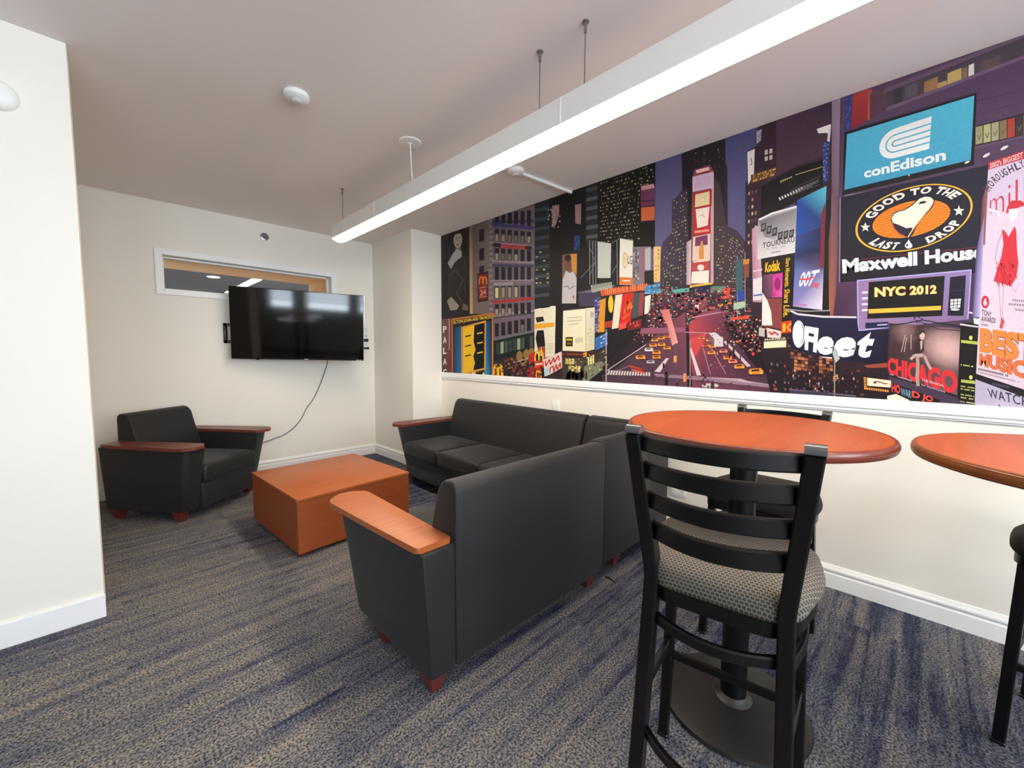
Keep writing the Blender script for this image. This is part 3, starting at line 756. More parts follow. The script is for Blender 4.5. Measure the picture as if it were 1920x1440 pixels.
class Region:
    """A stretch of the print, laid out in its own grid."""
    def __init__(s, x0, y0, k): s.x0, s.y0, s.k = x0, y0, k
    def px(s, p): return (s.x0 + p[0] / s.k, s.y0 + p[1] / s.k)
    def wall(s, p): return wallpt(*s.px(p))
    def poly(s, pts, c, up=True):
        if up: MU.layer += 1
        cols = c if isinstance(c, list) else [c] * len(pts)
        MU.emit([s.wall(p) for p in pts], [srgb(*q) for q in cols])
    def many(s, polys):
        MU.layer += 1
        for pts, c in polys: s.poly(pts, c, False)
    def line(s, a, b, wd, c, up=True):
        d = Vector((b[0] - a[0], b[1] - a[1])); n = Vector((-d.y, d.x)).normalized() * wd / 2
        s.poly([(a[0] + n.x, a[1] + n.y), (b[0] + n.x, b[1] + n.y), (b[0] - n.x, b[1] - n.y), (a[0] - n.x, a[1] - n.y)], c, up)
    def path(s, pts, wd, c):
        MU.layer += 1
        for a, b in zip(pts, pts[1:]): s.line(a, b, wd, c, False)
    def oval(s, cx, cy, rx, ry, c, n=28, u=None, v=None, r0=None):
        u = u or (rx, 0); v = v or (0, ry)
        P = lambda t, k=1: (cx + k * (u[0] * math.cos(t) + v[0] * math.sin(t)), cy + k * (u[1] * math.cos(t) + v[1] * math.sin(t)))
        ts = [2 * PI * i / n for i in range(n)]
        if r0 is None: s.poly([P(t) for t in ts], c); return
        MU.layer += 1
        for i in range(n):
            a, b = ts[i], 2 * PI * (i + 1) / n
            s.poly([P(a), P(b), P(b, r0), P(a, r0)], c, False)
    def text(s, body, quad, c, bold=0.0, shear=0.0, space=1.0, outline=None):
        """letters stretched over quad = (top left, top right, bottom right, bottom left)"""
        if outline: s.text(body, quad, outline[0], bold + outline[1], shear, space)
        vs, fs = glyphs(body, bold, shear, space)
        Hm = homog([(0, 1), (1, 1), (1, 0), (0, 0)], quad)
        MU.layer += 1; q = [hmap(Hm, v) for v in vs]; cc = srgb(*c)
        w_ = [s.wall(p) for p in q]
        for f in fs: MU.emit([w_[i] for i in f], [cc] * len(f))

_gl = {}
def glyphs(body, bold=0.0, shear=0.0, space=1.0, norm=True):
    k = (body, bold, shear, space, norm)
    if k in _gl: return _gl[k]
    cu = bpy.data.curves.new('glyph', 'FONT'); cu.body = body; cu.size = 1; cu.offset = bold; cu.shear = shear
    cu.space_character = space; cu.dimensions = '2D'; cu.fill_mode = 'FRONT'; cu.resolution_u = 3
    o = bpy.data.objects.new('glyph', cu); COL.objects.link(o)
    dg = bpy.context.evaluated_depsgraph_get(); dg.update()
    ev = o.evaluated_get(dg); me = ev.to_mesh()
    vs = [(v.co.x, v.co.y) for v in me.vertices]; fs = [tuple(p.vertices) for p in me.polygons]
    ev.to_mesh_clear(); bpy.data.objects.remove(o); bpy.data.curves.remove(cu)
    if norm and vs:
        x0 = min(v[0] for v in vs); x1 = max(v[0] for v in vs); y0 = min(v[1] for v in vs); y1 = max(v[1] for v in vs)
        vs = [((x - x0) / (x1 - x0), (y - y0) / (y1 - y0)) for x, y in vs]
    _gl[k] = (vs, fs); return _gl[k]
def homog(src, dst):
    A = []; bb = []
    for (x, y), (u, v) in zip(src, dst):
        A.append([x, y, 1, 0, 0, 0, -u * x, -u * y]); bb.append(u)
        A.append([0, 0, 0, x, y, 1, -v * x, -v * y]); bb.append(v)
    n = 8
    for i in range(n):
        p = max(range(i, n), key=lambda r: abs(A[r][i])); A[i], A[p] = A[p], A[i]; bb[i], bb[p] = bb[p], bb[i]
        for r in range(i + 1, n):
            f = A[r][i] / A[i][i]
            for c_ in range(i, n): A[r][c_] -= f * A[i][c_]
            bb[r] -= f * bb[i]
    x = [0] * n
    for i in range(n - 1, -1, -1): x[i] = (bb[i] - sum(A[i][c_] * x[c_] for c_ in range(i + 1, n))) / A[i][i]
    return x
def hmap(h, p):
    x, y = p; d = h[6] * x + h[7] * y + 1
    return ((h[0] * x + h[1] * y + h[2]) / d, (h[3] * x + h[4] * y + h[5]) / d)
def lerp(a, b, t): return tuple(x + (y - x) * t for x, y in zip(a, b))
def quadpt(q, u, v): return lerp(lerp(q[0], q[1], u), lerp(q[3], q[2], u), v)
def cells(q, nx, ny, fx=0.6, fy=0.6):
    """small rectangles spread over a quad"""
    out = []
    for j in range(ny):
        for i in range(nx):
            u0, u1 = (i + 0.5 - fx / 2) / nx, (i + 0.5 + fx / 2) / nx; v0, v1 = (j + 0.5 - fy / 2) / ny, (j + 0.5 + fy / 2) / ny
            out.append([quadpt(q, u0, v0), quadpt(q, u1, v0), quadpt(q, u1, v1), quadpt(q, u0, v1)])
    return out
def lit(R, q, nx, ny, frac, cols, fx=0.6, fy=0.6):
    R.many([(p, random.choice(cols)) for p in cells(q, nx, ny, fx, fy) if random.random() < frac])
YEL = [(205, 190, 130), (180, 165, 110), (225, 215, 165), (150, 140, 100)]
A_ = Region(820, 280, 3.274); B_ = Region(1130, 220, 2.768); C_ = Region(1480, 60, 3.6); D_ = Region(1480, 420, 4.0)

# ground colour of the whole sheet
MU.emit([(MUR_Y0, MUR_Z0), (MUR_Y1, MUR_Z0), (MUR_Y1, MUR_Z1), (MUR_Y0, MUR_Z1)], [srgb(34, 28, 36)] * 4)
# evening sky
B_.poly([(190, -40), (1000, -260), (1000, 500), (740, 640), (500, 900), (190, 900)], [(66, 72, 112), (64, 68, 108), (82, 84, 130), (120, 112, 158), (120, 105, 140), (110, 100, 140)])

# --- left: poster, brick corner building
A_.poly([(15, 480), (208, 440), (206, 990), (25, 1010)], [(52, 44, 42), (40, 34, 34), (28, 24, 24), (34, 28, 28)])
A_.poly([(60, 560), (105, 500), (150, 490), (180, 560), (192, 690), (190, 960), (60, 990), (40, 760)], (30, 26, 27))
A_.poly([(70, 600), (100, 560), (165, 565), (190, 640), (194, 830), (170, 960), (110, 970), (62, 900)], [(58, 48, 46), (70, 58, 54), (62, 52, 50), (44, 36, 36), (30, 26, 26), (36, 28, 28), (52, 40, 36), (46, 38, 36)]); A_.poly([(80, 520), (110, 474), (150, 480), (176, 540), (182, 650), (158, 640), (150, 600), (108, 600), (84, 640)], (26, 22, 22)); A_.poly([(112, 590), (142, 588), (146, 640), (112, 644)], (130, 118, 106)); A_.oval(126, 556, 27, 50, (170, 158, 142)); A_.line((112, 545), (122, 543), 6, (70, 58, 54)); A_.line((132, 542), (142, 543), 6, (70, 58, 54)); A_.line((118, 586), (134, 585), 6, (120, 70, 66)); A_.line((127, 550), (126, 570), 4, (140, 126, 112))
A_.poly([(92, 560), (84, 520), (120, 484), (160, 500), (158, 548), (142, 516), (112, 520)], (34, 28, 26)); A_.path([(70, 780), (110, 740), (160, 800), (120, 880), (150, 940)], 8, (74, 62, 58)); A_.path([(165, 660), (176, 760), (168, 880)], 7, (66, 54, 52))
A_.poly([(64, 700), (96, 640), (118, 612), (150, 625), (150, 660), (110, 690), (84, 735)], (168, 168, 166))
A_.poly([(60, 930), (85, 905), (135, 960), (120, 985), (80, 990)], (150, 140, 128)); A_.poly([(150, 985), (160, 945), (190, 960), (188, 990)], (110, 88, 76))
A_.poly([(196, 440), (216, 440), (218, 1010), (200, 1010)], [(120, 100, 84), (120, 100, 84), (196, 164, 116), (196, 164, 116)])
A_.poly([(216, 440), (340, 405), (345, 1010), (218, 1010)], [(92, 80, 80), (110, 98, 100), (112, 98, 104), (122, 104, 100)])
A_.poly([(330, 420), (600, 340), (598, 1200), (345, 1230)], [(104, 92, 98), (112, 98, 108), (108, 96, 116), (112, 98, 108)])
A_.many([([(318, 430 + i * 34), (340, 428 + i * 34), (340, 444 + i * 34), (318, 446 + i * 34)], (134, 122, 124)) for i in range(17)])
for yl, yr, wd, c in ((448, 438, 20, (62, 60, 108)), (462, 484, 22, (62, 60, 108)), (572, 598, 10, (150, 134, 146)), (686, 694, 12, (150, 134, 144)), (712, 716, 14, (66, 62, 96)),
                      (806, 802, 12, (146, 130, 138)), (940, 914, 18, (164, 54, 54)), (1022, 990, 14, (150, 134, 140)), (1038, 1004, 8, (70, 60, 66))):
    A_.line((336, yl), (594, yr), wd, c)
A_.line((392, 592), (540, 604), 24, (164, 62, 62)); A_.line((342, 584), (390, 590), 24, (40, 34, 38)); A_.line((540, 604), (580, 606), 22, (40, 34, 38))
for r, (tl, bl, tr, br_) in enumerate(((396, 448, 372, 474), (488, 566, 508, 580), (606, 684, 622, 690), (722, 802, 722, 800), (842, 916, 834, 904), (952, 1020, 938, 1004), (1070, 1150, 1032, 1108))):
    for k in range(6):
        t = (k + 0.2) / 6.2; x = 346 + 244 * t; w_ = 25
        yt = tl + (tr - tl) * t; yb = bl + (br_ - bl) * t
        A_.poly([(x, yt), (x + w_, yt), (x + w_, yb), (x, yb)], (34, 30, 36))
        on_ = (r == 4 and k < 4) or (r in (1, 2, 5) and random.random() < 0.5) or (r == 6 and k == 4)
        if on_: A_.poly([(x + 3, yt + (8 if r == 4 else (yb - yt) * 0.42)), (x + w_ - 4, yt + (8 if r == 4 else (yb - yt) * 0.42)), (x + w_ - 4, yb - 3), (x + 3, yb - 3)], random.choice([(206, 206, 140), (170, 166, 136), (150, 146, 118)] if r == 4 else [(150, 144, 120), (176, 168, 130), (112, 106, 96)]))
for y in (495, 612, 720): A_.poly([(258, y), (288, y - 8), (288, y + 66), (258, y + 74)], (36, 30, 30))
lit(A_, ((345, 818), (466, 814), (466, 834), (345, 838)), 13, 1, 0.9, [(178, 172, 176)], 0.55, 0.95)
A_.line((480, 822), (570, 818), 14, (120, 110, 120))
A_.poly([(246, 764), (313, 748), (313, 928), (248, 940)], (46, 24, 24)); A_.poly([(252, 772), (307, 760), (307, 916), (253, 926)], (120, 36, 30))
def arches(R, cx, y0, y1, wd, c, th):
    for s in (-1, 1):
        R.path([(cx + s * wd * (1 - math.cos(PI * k / 10)) / 2 , y1 - (y1 - y0) * math.sin(PI * k / 10) ** 0.75 if k < 5 else y1 - (y1 - y0) * math.sin(PI * k / 10) ** 0.75) for k in range(11)], th, c)
arches(A_, 281, 782, 830, 23, (226, 120, 40), 8)
A_.text('24', ((262, 864), (300, 858), (300, 892), (262, 898)), (214, 140, 120), 0.03); A_.line((258, 852), (302, 844), 7, (190, 110, 90)); A_.line((258, 908), (302, 902), 7, (190, 110, 90))
A_.poly([(345, 1170), (596, 1118), (596, 1232), (345, 1300)], (24, 34, 36))
A_.line((345, 1170), (596, 1116), 12, (100, 112, 116))
lit(A_, ((360, 1180), (590, 1135), (590, 1218), (360, 1270)), 9, 1, 0.85, [(70, 84, 80), (206, 212, 158), (52, 66, 66), (150, 168, 130)], 0.75, 0.8)
A_.poly([(345, 1300), (596, 1232), (640, 1300), (640, 1420), (345, 1420)], (52, 40, 46))
# --- towers behind
A_.poly([(598, 330), (694, 300), (692, 970), (598, 975)], (30, 36, 42)); lit(A_, ((600, 345), (690, 330), (690, 920), (600, 930)), 1, 10, 1, [(60, 74, 78), (54, 62, 72), (46, 70, 70)], 1.0, 0.34)
A_.poly([(690, 300), (920, 220), (920, 965), (690, 970)], (17, 15, 19))
for q in ([(706, 346), (750, 340), (748, 400), (726, 470), (704, 470)], [(846, 342), (884, 334), (882, 462), (848, 455)]): A_.poly(q, (150, 118, 116))
A_.many([([(x, y), (x + 5, y - 1), (x + 5, y + 7), (x, y + 8)], (206, 190, 180)) for x, y in [(672 + random.random() * 80, 350 + random.random() * 130) for _ in range(26)]])
A_.poly([(842, 530), (876, 524), (874, 618), (840, 624)], (34, 52, 110)); lit(A_, ((842, 530), (876, 524), (874, 618), (840, 624)), 4, 8, 0.4, [(70, 110, 190), (50, 80, 150)])
lit(A_, ((600, 620), (690, 615), (690, 830), (600, 835)), 4, 8, 0.3, [(190, 196, 120), (150, 160, 96)], 0.6, 0.3)
A_.poly([(914, 210), (990, 190), (988, 600), (914, 600)], (38, 38, 44)); lit(A_, ((914, 225), (988, 205), (986, 560), (914, 570)), 1, 6, 1, [(82, 84, 92), (70, 72, 80)], 1.0, 0.4)
A_.poly([(985, 200), (1340, 60), (1336, 610), (985, 620)], (14, 12, 16))
lit(A_, ((1000, 200), (1245, 120), (1245, 560), (1000, 580)), 34, 18, 0.34, YEL + [(120, 116, 96)], 0.55, 0.34)
lit(A_, ((1245, 115), (1335, 88), (1335, 220), (1245, 228)), 12, 6, 0.3, YEL, 0.55, 0.34)
A_.poly([(1248, 240), (1338, 226), (1336, 350), (1250, 352)], (104, 52, 84)); A_.line((1254, 240), (1332, 224), 26, (196, 140, 150)); A_.line((1252, 320), (1336, 312), 10, (70, 36, 60))
A_.poly([(1252, 358), (1336, 352), (1335, 434), (1252, 442)], (196, 98, 56)); A_.line((1252, 352), (1336, 346), 10, (80, 40, 50))
# --- billboards along the left pavement
A_.poly([(690, 640), (1000, 600), (1000, 960), (690, 960)], (26, 24, 28))
A_.poly([(768, 646), (858, 640), (853, 946), (766, 946)], (120, 92, 80)); A_.poly([(820, 643), (858, 640), (856, 770), (828, 742)], (204, 142, 66))
A_.poly([(770, 800), (790, 745), (815, 760), (836, 748), (856, 790), (853, 946), (766, 946)], (200, 194, 198)); A_.oval(803, 702, 20, 46, (118, 78, 58)); A_.oval(803, 668, 20, 20, (40, 30, 28)); A_.path([(776, 846), (800, 838), (812, 858), (846, 838)], 5, (120, 110, 116))
A_.poly([(830, 905), (840, 890), (842, 925)], (190, 70, 50))
A_.poly([(985, 566), (1068, 578), (1064, 790), (985, 790)], (202, 208, 198)); A_.poly([(1122, 548), (1203, 562), (1198, 832), (1118, 830)], (238, 236, 220)); A_.poly([(1119, 784), (1199, 788), (1198, 830), (1118, 828)], (232, 118, 52))
A_.line((1135, 806), (1185, 808), 10, (250, 220, 190))
for x in (935, 955, 972, 1104): A_.line((x, 560), (x + 2, 830), 5, (128, 130, 136))
for a, b in (((935, 600), (972, 690)), ((972, 690), (935, 780)), ((880, 790), (972, 690)), ((1068, 770), (1108, 700)), ((1065, 580), (1120, 548)), ((1122, 546), (1204, 560))): A_.line(a, b, 4, (118, 118, 124))
A_.oval(1153, 682, 14, 50, (222, 190, 110)); A_.oval(1153, 682, 10, 38, (240, 226, 190)); A_.line((1153, 660), (1153, 700), 6, (222, 190, 110))
A_.text('LG', ((1170, 648), (1198, 654), (1198, 708), (1170, 704)), (120, 110, 106), 0.02)
A_.poly([(1200, 600), (1312, 596), (1308, 810), (1198, 840)], (132, 122, 134)); lit(A_, ((1202, 610), (1240, 606), (1240, 800), (1202, 820)), 3, 9, 0.8, [(80, 72, 84), (210, 190, 190), (60, 52, 64)], 0.5, 0.7)
A_.poly([(1244, 600), (1272, 598), (1268, 790), (1242, 795)], (150, 110, 124)); A_.poly([(1276, 610), (1312, 600), (1310, 740), (1276, 740)], (190, 182, 186))
A_.poly([(1272, 750), (1330, 740), (1332, 830), (1272, 830)], (34, 28, 30)); A_.poly([(1328, 598), (1372, 596), (1368, 812), (1330, 815)], (238, 198, 128)); lit(A_, ((1335, 610), (1366, 606), (1364, 800), (1336, 806)), 2, 8, 0.6, [(170, 110, 60), (250, 236, 200)], 0.5, 0.4)
A_.poly([(860, 880), (1080, 830), (1095, 838), (900, 905)], (110, 104, 118)); lit(A_, ((940, 835), (1080, 812), (1085, 850), (950, 880)), 16, 1, 0.9, [(206, 216, 196)], 0.5, 1)
A_.poly([(870, 880), (1010, 880), (1000, 960), (870, 965)], (70, 60, 88))
A_.poly([(1000, 866), (1292, 826), (1290, 862), (1010, 902)], (214, 92, 58)); lit(A_, ((1000, 850), (1290, 812), (1292, 866), (1005, 900)), 24, 1, 0.85, [(250, 150, 90), (236, 116, 70)], 0.45, 0.7)
A_.poly([(1276, 840), (1380, 824), (1380, 884), (1274, 890)], (70, 140, 190)); lit(A_, ((1276, 840), (1380, 824), (1380, 884), (1274, 890)), 9, 4, 0.45, [(150, 206, 230), (40, 90, 160)])
for q, c in (([(964, 922), (1002, 905), (1002, 1110), (968, 1132)], (84, 84, 142)), ([(1000, 925), (1038, 912), (1026, 1122), (984, 1124)], (226, 152, 44)),
             ([(1036, 912), (1098, 894), (1080, 1086), (1026, 1094)], (22, 18, 20)), ([(1094, 896), (1138, 888), (1112, 1096), (1072, 1104)], (238, 226, 200)),
             ([(1136, 890), (1208, 878), (1186, 1064), (1118, 1092)], (216, 44, 26)), ([(1206, 880), (1244, 880), (1230, 1030), (1192, 1042)], (70, 84, 84)), ([(1242, 880), (1274, 876), (1262, 1018), (1232, 1028)], (150, 66, 74)),
             ([(1276, 904), (1312, 892), (1304, 1002), (1272, 1014)], (232, 232, 220)), ([(1318, 900), (1380, 884), (1380, 1000), (1312, 1010)], (34, 60, 50))): A_.poly(q, c)
lit(A_, ((966, 925), (1000, 910), (1000, 1100), (970, 1125)), 2, 12, 0.7, [(180, 180, 214), (60, 60, 120)], 0.7, 0.4)
A_.oval(1066, 950, 16, 54, (236, 200, 44)); A_.path([(1150, 1010), (1170, 930), (1160, 1000), (1196, 920), (1180, 990), (1200, 960)], 8, (246, 130, 60)); A_.path([(1140, 1040), (1176, 1010)], 6, (250, 150, 80))
A_.poly([(1030, 1060), (1078, 1050), (1072, 1092), (1026, 1098)], (180, 60, 44)); A_.poly([(1118, 1070), (1164, 1056), (1160, 1096), (1114, 1110)], (236, 84, 70)); A_.poly([(1166, 1066), (1256, 1040), (1252, 1096), (1170, 1112)], (132, 30, 40)); lit(A_, ((1170, 1068), (1252, 1046), (1250, 1086), (1172, 1102)), 8, 2, 0.5, [(236, 110, 100)])
A_.poly([(1286, 1012), (1350, 1006), (1348, 1064), (1290, 1070)], (206, 44, 60)); A_.line((1300, 1040), (1338, 1036), 12, (246, 200, 200)); A_.line((1310, 975), (1380, 965), 12, (232, 206, 70)); A_.line((1310, 955), (1380, 945), 8, (60, 140, 70))
A_.poly([(968, 1160), (1046, 1120), (1046, 1200), (972, 1236)], (56, 110, 176)); lit(A_, ((970, 1160), (1046, 1122), (1046, 1200), (972, 1234)), 5, 4, 0.5, [(120, 170, 214), (220, 230, 236)], 0.7, 0.4)
A_.poly([(598, 982), (728, 958), (722, 1262), (662, 1280), (598, 1244)], [(232, 226, 196), (244, 240, 214), (236, 228, 204), (226, 214, 186), (230, 222, 190)])
A_.line((640, 970), (690, 962), 14, (20, 18, 20)); A_.poly([(604, 1032), (650, 1026), (658, 1054), (612, 1064)], (44, 32, 28)); A_.poly([(600, 1072), (720, 1062), (720, 1088), (600, 1104)], (236, 172, 44))
A_.poly([(614, 1112), (654, 1110), (664, 1206), (616, 1218), (604, 1160)], (24, 22, 28)); A_.poly([(616, 1218), (636, 1212), (640, 1262), (622, 1260)], (170, 84, 48)); A_.poly([(640, 1212), (663, 1206), (664, 1284), (648, 1280)], (160, 76, 44))
lit(A_, ((668, 1190), (720, 1186), (718, 1250), (668, 1256)), 1, 6, 0.9, [(180, 172, 160)], 0.8, 0.3)
A_.poly([(728, 960), (772, 970), (770, 1240), (722, 1260)], (26, 22, 24)); A_.line((690, 955), (980, 975), 10, (34, 26, 36))
A_.poly([(774, 990), (912, 976), (912, 1242), (770, 1236)], [(246, 240, 214), (250, 244, 214), (238, 228, 190), (240, 232, 196)]); A_.poly([(912, 976), (968, 970), (966, 1228), (912, 1242)], [(236, 230, 206), (228, 222, 200), (214, 204, 172), (226, 214, 176)])
A_.line((774, 990), (912, 976), 5, (90, 84, 84)); A_.line((912, 976), (912, 1240), 4, (180, 172, 156))
for k, y in enumerate((1036, 1056, 1078)): A_.line((796 + 12 * (k == 2), y), (892 - 24 * (k == 2), y - 8), 7, (206, 198, 176))
lit(A_, ((848, 1158), (895, 1154), (895, 1184), (848, 1188)), 5, 1, 0.8, [(196, 188, 166)], 0.6, 1); lit(A_, ((922, 1100), (956, 1090), (956, 1180), (922, 1190)), 3, 4, 0.5, [(186, 178, 160)], 0.6, 0.4); lit(A_, ((940, 1000), (962, 996), (962, 1030), (940, 1036)), 2, 1, 1, [(150, 146, 150)], 0.5, 1)
A_.poly([(789, 1153), (833, 1152), (832, 1210), (789, 1210)], (56, 50, 24)); A_.line((794, 1168), (828, 1168), 12, (214, 186, 60)); A_.line((800, 1192), (822, 1192), 12, (120, 106, 50))
A_.poly([(756, 1240), (912, 1246), (970, 1230), (970, 1252), (912, 1276), (760, 1270)], (74, 36, 34)); lit(A_, ((770, 1246), (905, 1250), (905, 1270), (770, 1266)), 12, 1, 0.8, [(170, 90, 60)], 0.6, 0.4); A_.poly([(896, 1250), (920, 1244), (918, 1272), (896, 1278)], (226, 160, 60))
A_.poly([(760, 1275), (912, 1280), (970, 1256), (1040, 1200), (1046, 1330), (900, 1420), (760, 1420)], (64, 58, 52))
lit(A_, ((786, 1280), (900, 1284), (900, 1370), (786, 1366)), 6, 2, 0.8, [(232, 214, 118), (206, 186, 96), (240, 230, 170), (90, 70, 50)], 0.82, 0.8); lit(A_, ((922, 1276), (966, 1258), (966, 1320), (922, 1340)), 3, 1, 1, [(240, 234, 170), (230, 220, 140)], 0.7, 0.9)
A_.poly([(905, 1330), (1010, 1300), (1046, 1330), (930, 1420), (890, 1420)], (128, 132, 110))
A_.many([([(x, y), (x + 10, y - 3), (x + 12, y + 40), (x - 2, y + 42)], random.choice([(18, 16, 18), (30, 24, 26), (44, 30, 30)])) for x, y in [(764 + random.random() * 150, 1350 + random.random() * 30) for _ in range(24)]])
# theatre sign and poster
A_.poly([(30, 1044), (76, 1038), (76, 1400), (30, 1400)], [(120, 84, 78), (110, 78, 74), (92, 56, 54), (80, 50, 50)]); A_.poly([(72, 1040), (94, 1036), (94, 1400), (74, 1400)], (118, 36, 44)); A_.line((75, 1040), (75, 1230), 4, (226, 200, 190))
for k, ch in enumerate('PALAC'): A_.text(ch, ((36, 1086 + k * 66), (58, 1084 + k * 66), (58, 1122 + k * 66), (36, 1126 + k * 66)), (236, 230, 226), 0.03)
A_.poly([(88, 1040), (346, 1002), (346, 1400), (90, 1400)], (186, 116, 50)); A_.poly([(96, 1050), (336, 1016), (336, 1400), (98, 1400)], (24, 20, 30))
A_.text("ELTON JOHN AND TIM RICE'S", ((100, 1052), (334, 1018), (334, 1042), (102, 1078)), (236, 196, 56), 0.03)
A_.poly([(98, 1096), (150, 1086), (150, 1400), (100, 1400)], [(16, 30, 60), (36, 92, 150), (46, 120, 180), (20, 40, 80)]); A_.poly([(290, 1060), (336, 1054), (336, 1400), (290, 1400)], [(40, 100, 150), (14, 34, 66), (24, 66, 110), (70, 160, 206)])
A_.poly([(148, 1090), (300, 1050), (298, 1352), (150, 1388)], (220, 160, 60)); A_.poly([(160, 1096), (292, 1064), (288, 1342), (160, 1372)], (250, 200, 34))
A_.poly([(228, 1080), (292, 1064), (288, 1342), (222, 1357), (232, 1310), (222, 1270), (236, 1230), (224, 1180)], (18, 16, 20))
for k in range(3): A_.line((172, 1150 + k * 60), (208, 1142 + k * 60), 8, (40, 32, 24)); A_.line((246, 1132 + k * 60), (280, 1124 + k * 60), 8, (236, 196, 60))
A_.poly([(200, 1400), (215, 1370), (235, 1366), (238, 1400)], (226, 196, 140)); A_.poly([(270, 1400), (284, 1364), (300, 1400)], (238, 200, 90))
# street level left
lit(A_, ((420, 1290), (620, 1236), (640, 1400), (420, 1420)), 14, 8, 0.35, [(96, 70, 54), (150, 110, 60), (70, 40, 50), (44, 40, 60)], 0.9, 0.7)
for cx, cy in ((506, 1270), (548, 1260), (530, 1300), (580, 1250)): A_.oval(cx, cy, 20, 34, (144, 116, 64), 12)
arches(A_, 374, 1322, 1420, 26, (246, 186, 40), 15)
A_.poly([(560, 1262), (604, 1240), (604, 1300), (566, 1318)], (196, 50, 44)); A_.poly([(552, 1350), (600, 1336), (600, 1400), (556, 1400)], (150, 40, 44)); A_.line((470, 1310), (560, 1282), 4, (214, 200, 196))
A_.poly([(598, 1300), (654, 1296), (652, 1340), (598, 1344)], (214, 70, 40)); A_.poly([(606, 1346), (640, 1344), (640, 1420), (606, 1420)], (190, 40, 26))
arches(A_, 626, 1236, 1300, 24, (248, 196, 60), 9); arches(A_, 623, 1358, 1402, 15, (248, 196, 60), 6); A_.line((604, 1320), (648, 1316), 10, (246, 214, 190))
A_.poly([(652, 1290), (764, 1240), (768, 1340), (660, 1400)], (230, 206, 196)); A_.path([(664, 1300), (668, 1330), (690, 1290), (696, 1322), (716, 1278), (720, 1308), (744, 1266), (750, 1296)], 7, (206, 44, 44)); A_.path([(690, 1376), (696, 1340), (712, 1330), (716, 1366), (732, 1320), (738, 1354), (756, 1310), (760, 1344)], 7, (206, 44, 44))
A_.poly([(656, 1352), (690, 1340), (690, 1372), (660, 1388)], (170, 214, 220)); A_.poly([(645, 1400), (700, 1380), (770, 1345), (770, 1420), (645, 1420)], (50, 40, 44))

# --- middle: far buildings, the sign tower, traffic
B_.poly([(300, 760), (312, 650), (360, 600), (362, 430), (388, 410), (410, 380), (450, 345), (465, 900), (300, 900)], [(70, 58, 78)] * 2 + [(62, 52, 70)] * 4 + [(50, 42, 56)] * 3)
lit(B_, ((362, 430), (440, 380), (445, 860), (362, 870)), 12, 24, 0.3, YEL + [(110, 96, 110)], 0.5, 0.35); lit(B_, ((312, 680), (362, 640), (362, 880), (312, 880)), 8, 14, 0.35, YEL, 0.5, 0.4)
B_.poly([(412, 190), (524, 148), (636, 112), (646, 560), (655, 900), (450, 900), (440, 370), (414, 380)], [(34, 28, 36)] * 4 + [(28, 22, 28)] * 4)
B_.line((526, 90), (527, 250), 4, (70, 62, 74)); B_.poly([(634, 230), (648, 260), (650, 560), (640, 560)], (44, 36, 46))
B_.poly([(578, 310), (608, 340), (642, 560), (655, 900), (572, 900)], (66, 52, 58)); lit(B_, ((590, 560), (640, 560), (650, 860), (590, 860)), 7, 18, 0.25, YEL, 0.5, 0.35)
lit(B_, ((420, 200), (630, 140), (632, 330), (600, 300)), 16, 14, 0.06, YEL, 0.5, 0.3)
B_.poly([(640, 560), (700, 590), (738, 640), (742, 900), (645, 900)], (64, 50, 66)); lit(B_, ((650, 600), (735, 660), (738, 860), (652, 860)), 14, 16, 0.35, YEL, 0.5, 0.4)
B_.poly([(436, 650), (468, 630), (462, 868), (436, 870)], [(170, 140, 150), (226, 200, 206), (230, 206, 210), (180, 150, 160)])
B_.poly([(466, 312), (480, 270), (556, 246), (578, 280), (572, 870), (458, 872)], (126, 74, 82)); B_.poly([(562, 300), (578, 290), (576, 860), (562, 864)], (196, 166, 176))
B_.poly([(482, 268), (556, 248), (556, 286), (484, 298)], (120, 26, 34)); B_.line((486, 284), (554, 266), 18, (236, 190, 190))
for q, c in (([(467, 310), (576, 282), (574, 366), (468, 388)], (206, 176, 202)), ([(472, 396), (568, 372), (566, 462), (474, 474)], (170, 34, 40)), ([(482, 402), (556, 384), (556, 452), (480, 468)], (228, 208, 164)),
             ([(472, 478), (562, 456), (562, 602), (470, 616)], (188, 40, 44)), ([(484, 478), (556, 464), (546, 562), (492, 576)], (242, 228, 216)), ([(470, 622), (560, 604), (558, 742), (466, 746)], (230, 202, 186)),
             ([(482, 624), (546, 610), (546, 662), (480, 670)], (118, 58, 98)), ([(502, 738), (500, 690), (512, 645), (520, 640), (526, 690), (526, 736)], (216, 142, 72)), ([(468, 752), (554, 742), (553, 792), (464, 796)], (184, 70, 68)),
             ([(464, 802), (553, 794), (551, 862), (460, 862)], (244, 228, 214))): B_.poly(q, c)
lit(B_, ((474, 320), (570, 296), (570, 356), (474, 376)), 1, 5, 0.9, [(186, 154, 184)], 0.85, 0.4); B_.oval(510, 780, 18, 16, (244, 220, 210)); B_.line((478, 596), (552, 586), 12, (232, 150, 140)); B_.line((470, 752), (552, 742), 6, (250, 220, 210))
B_.path([(505, 510), (520, 505), (530, 520)], 5, (200, 170, 150)); B_.line((454, 878), (570, 862), 10, (232, 184, 62))
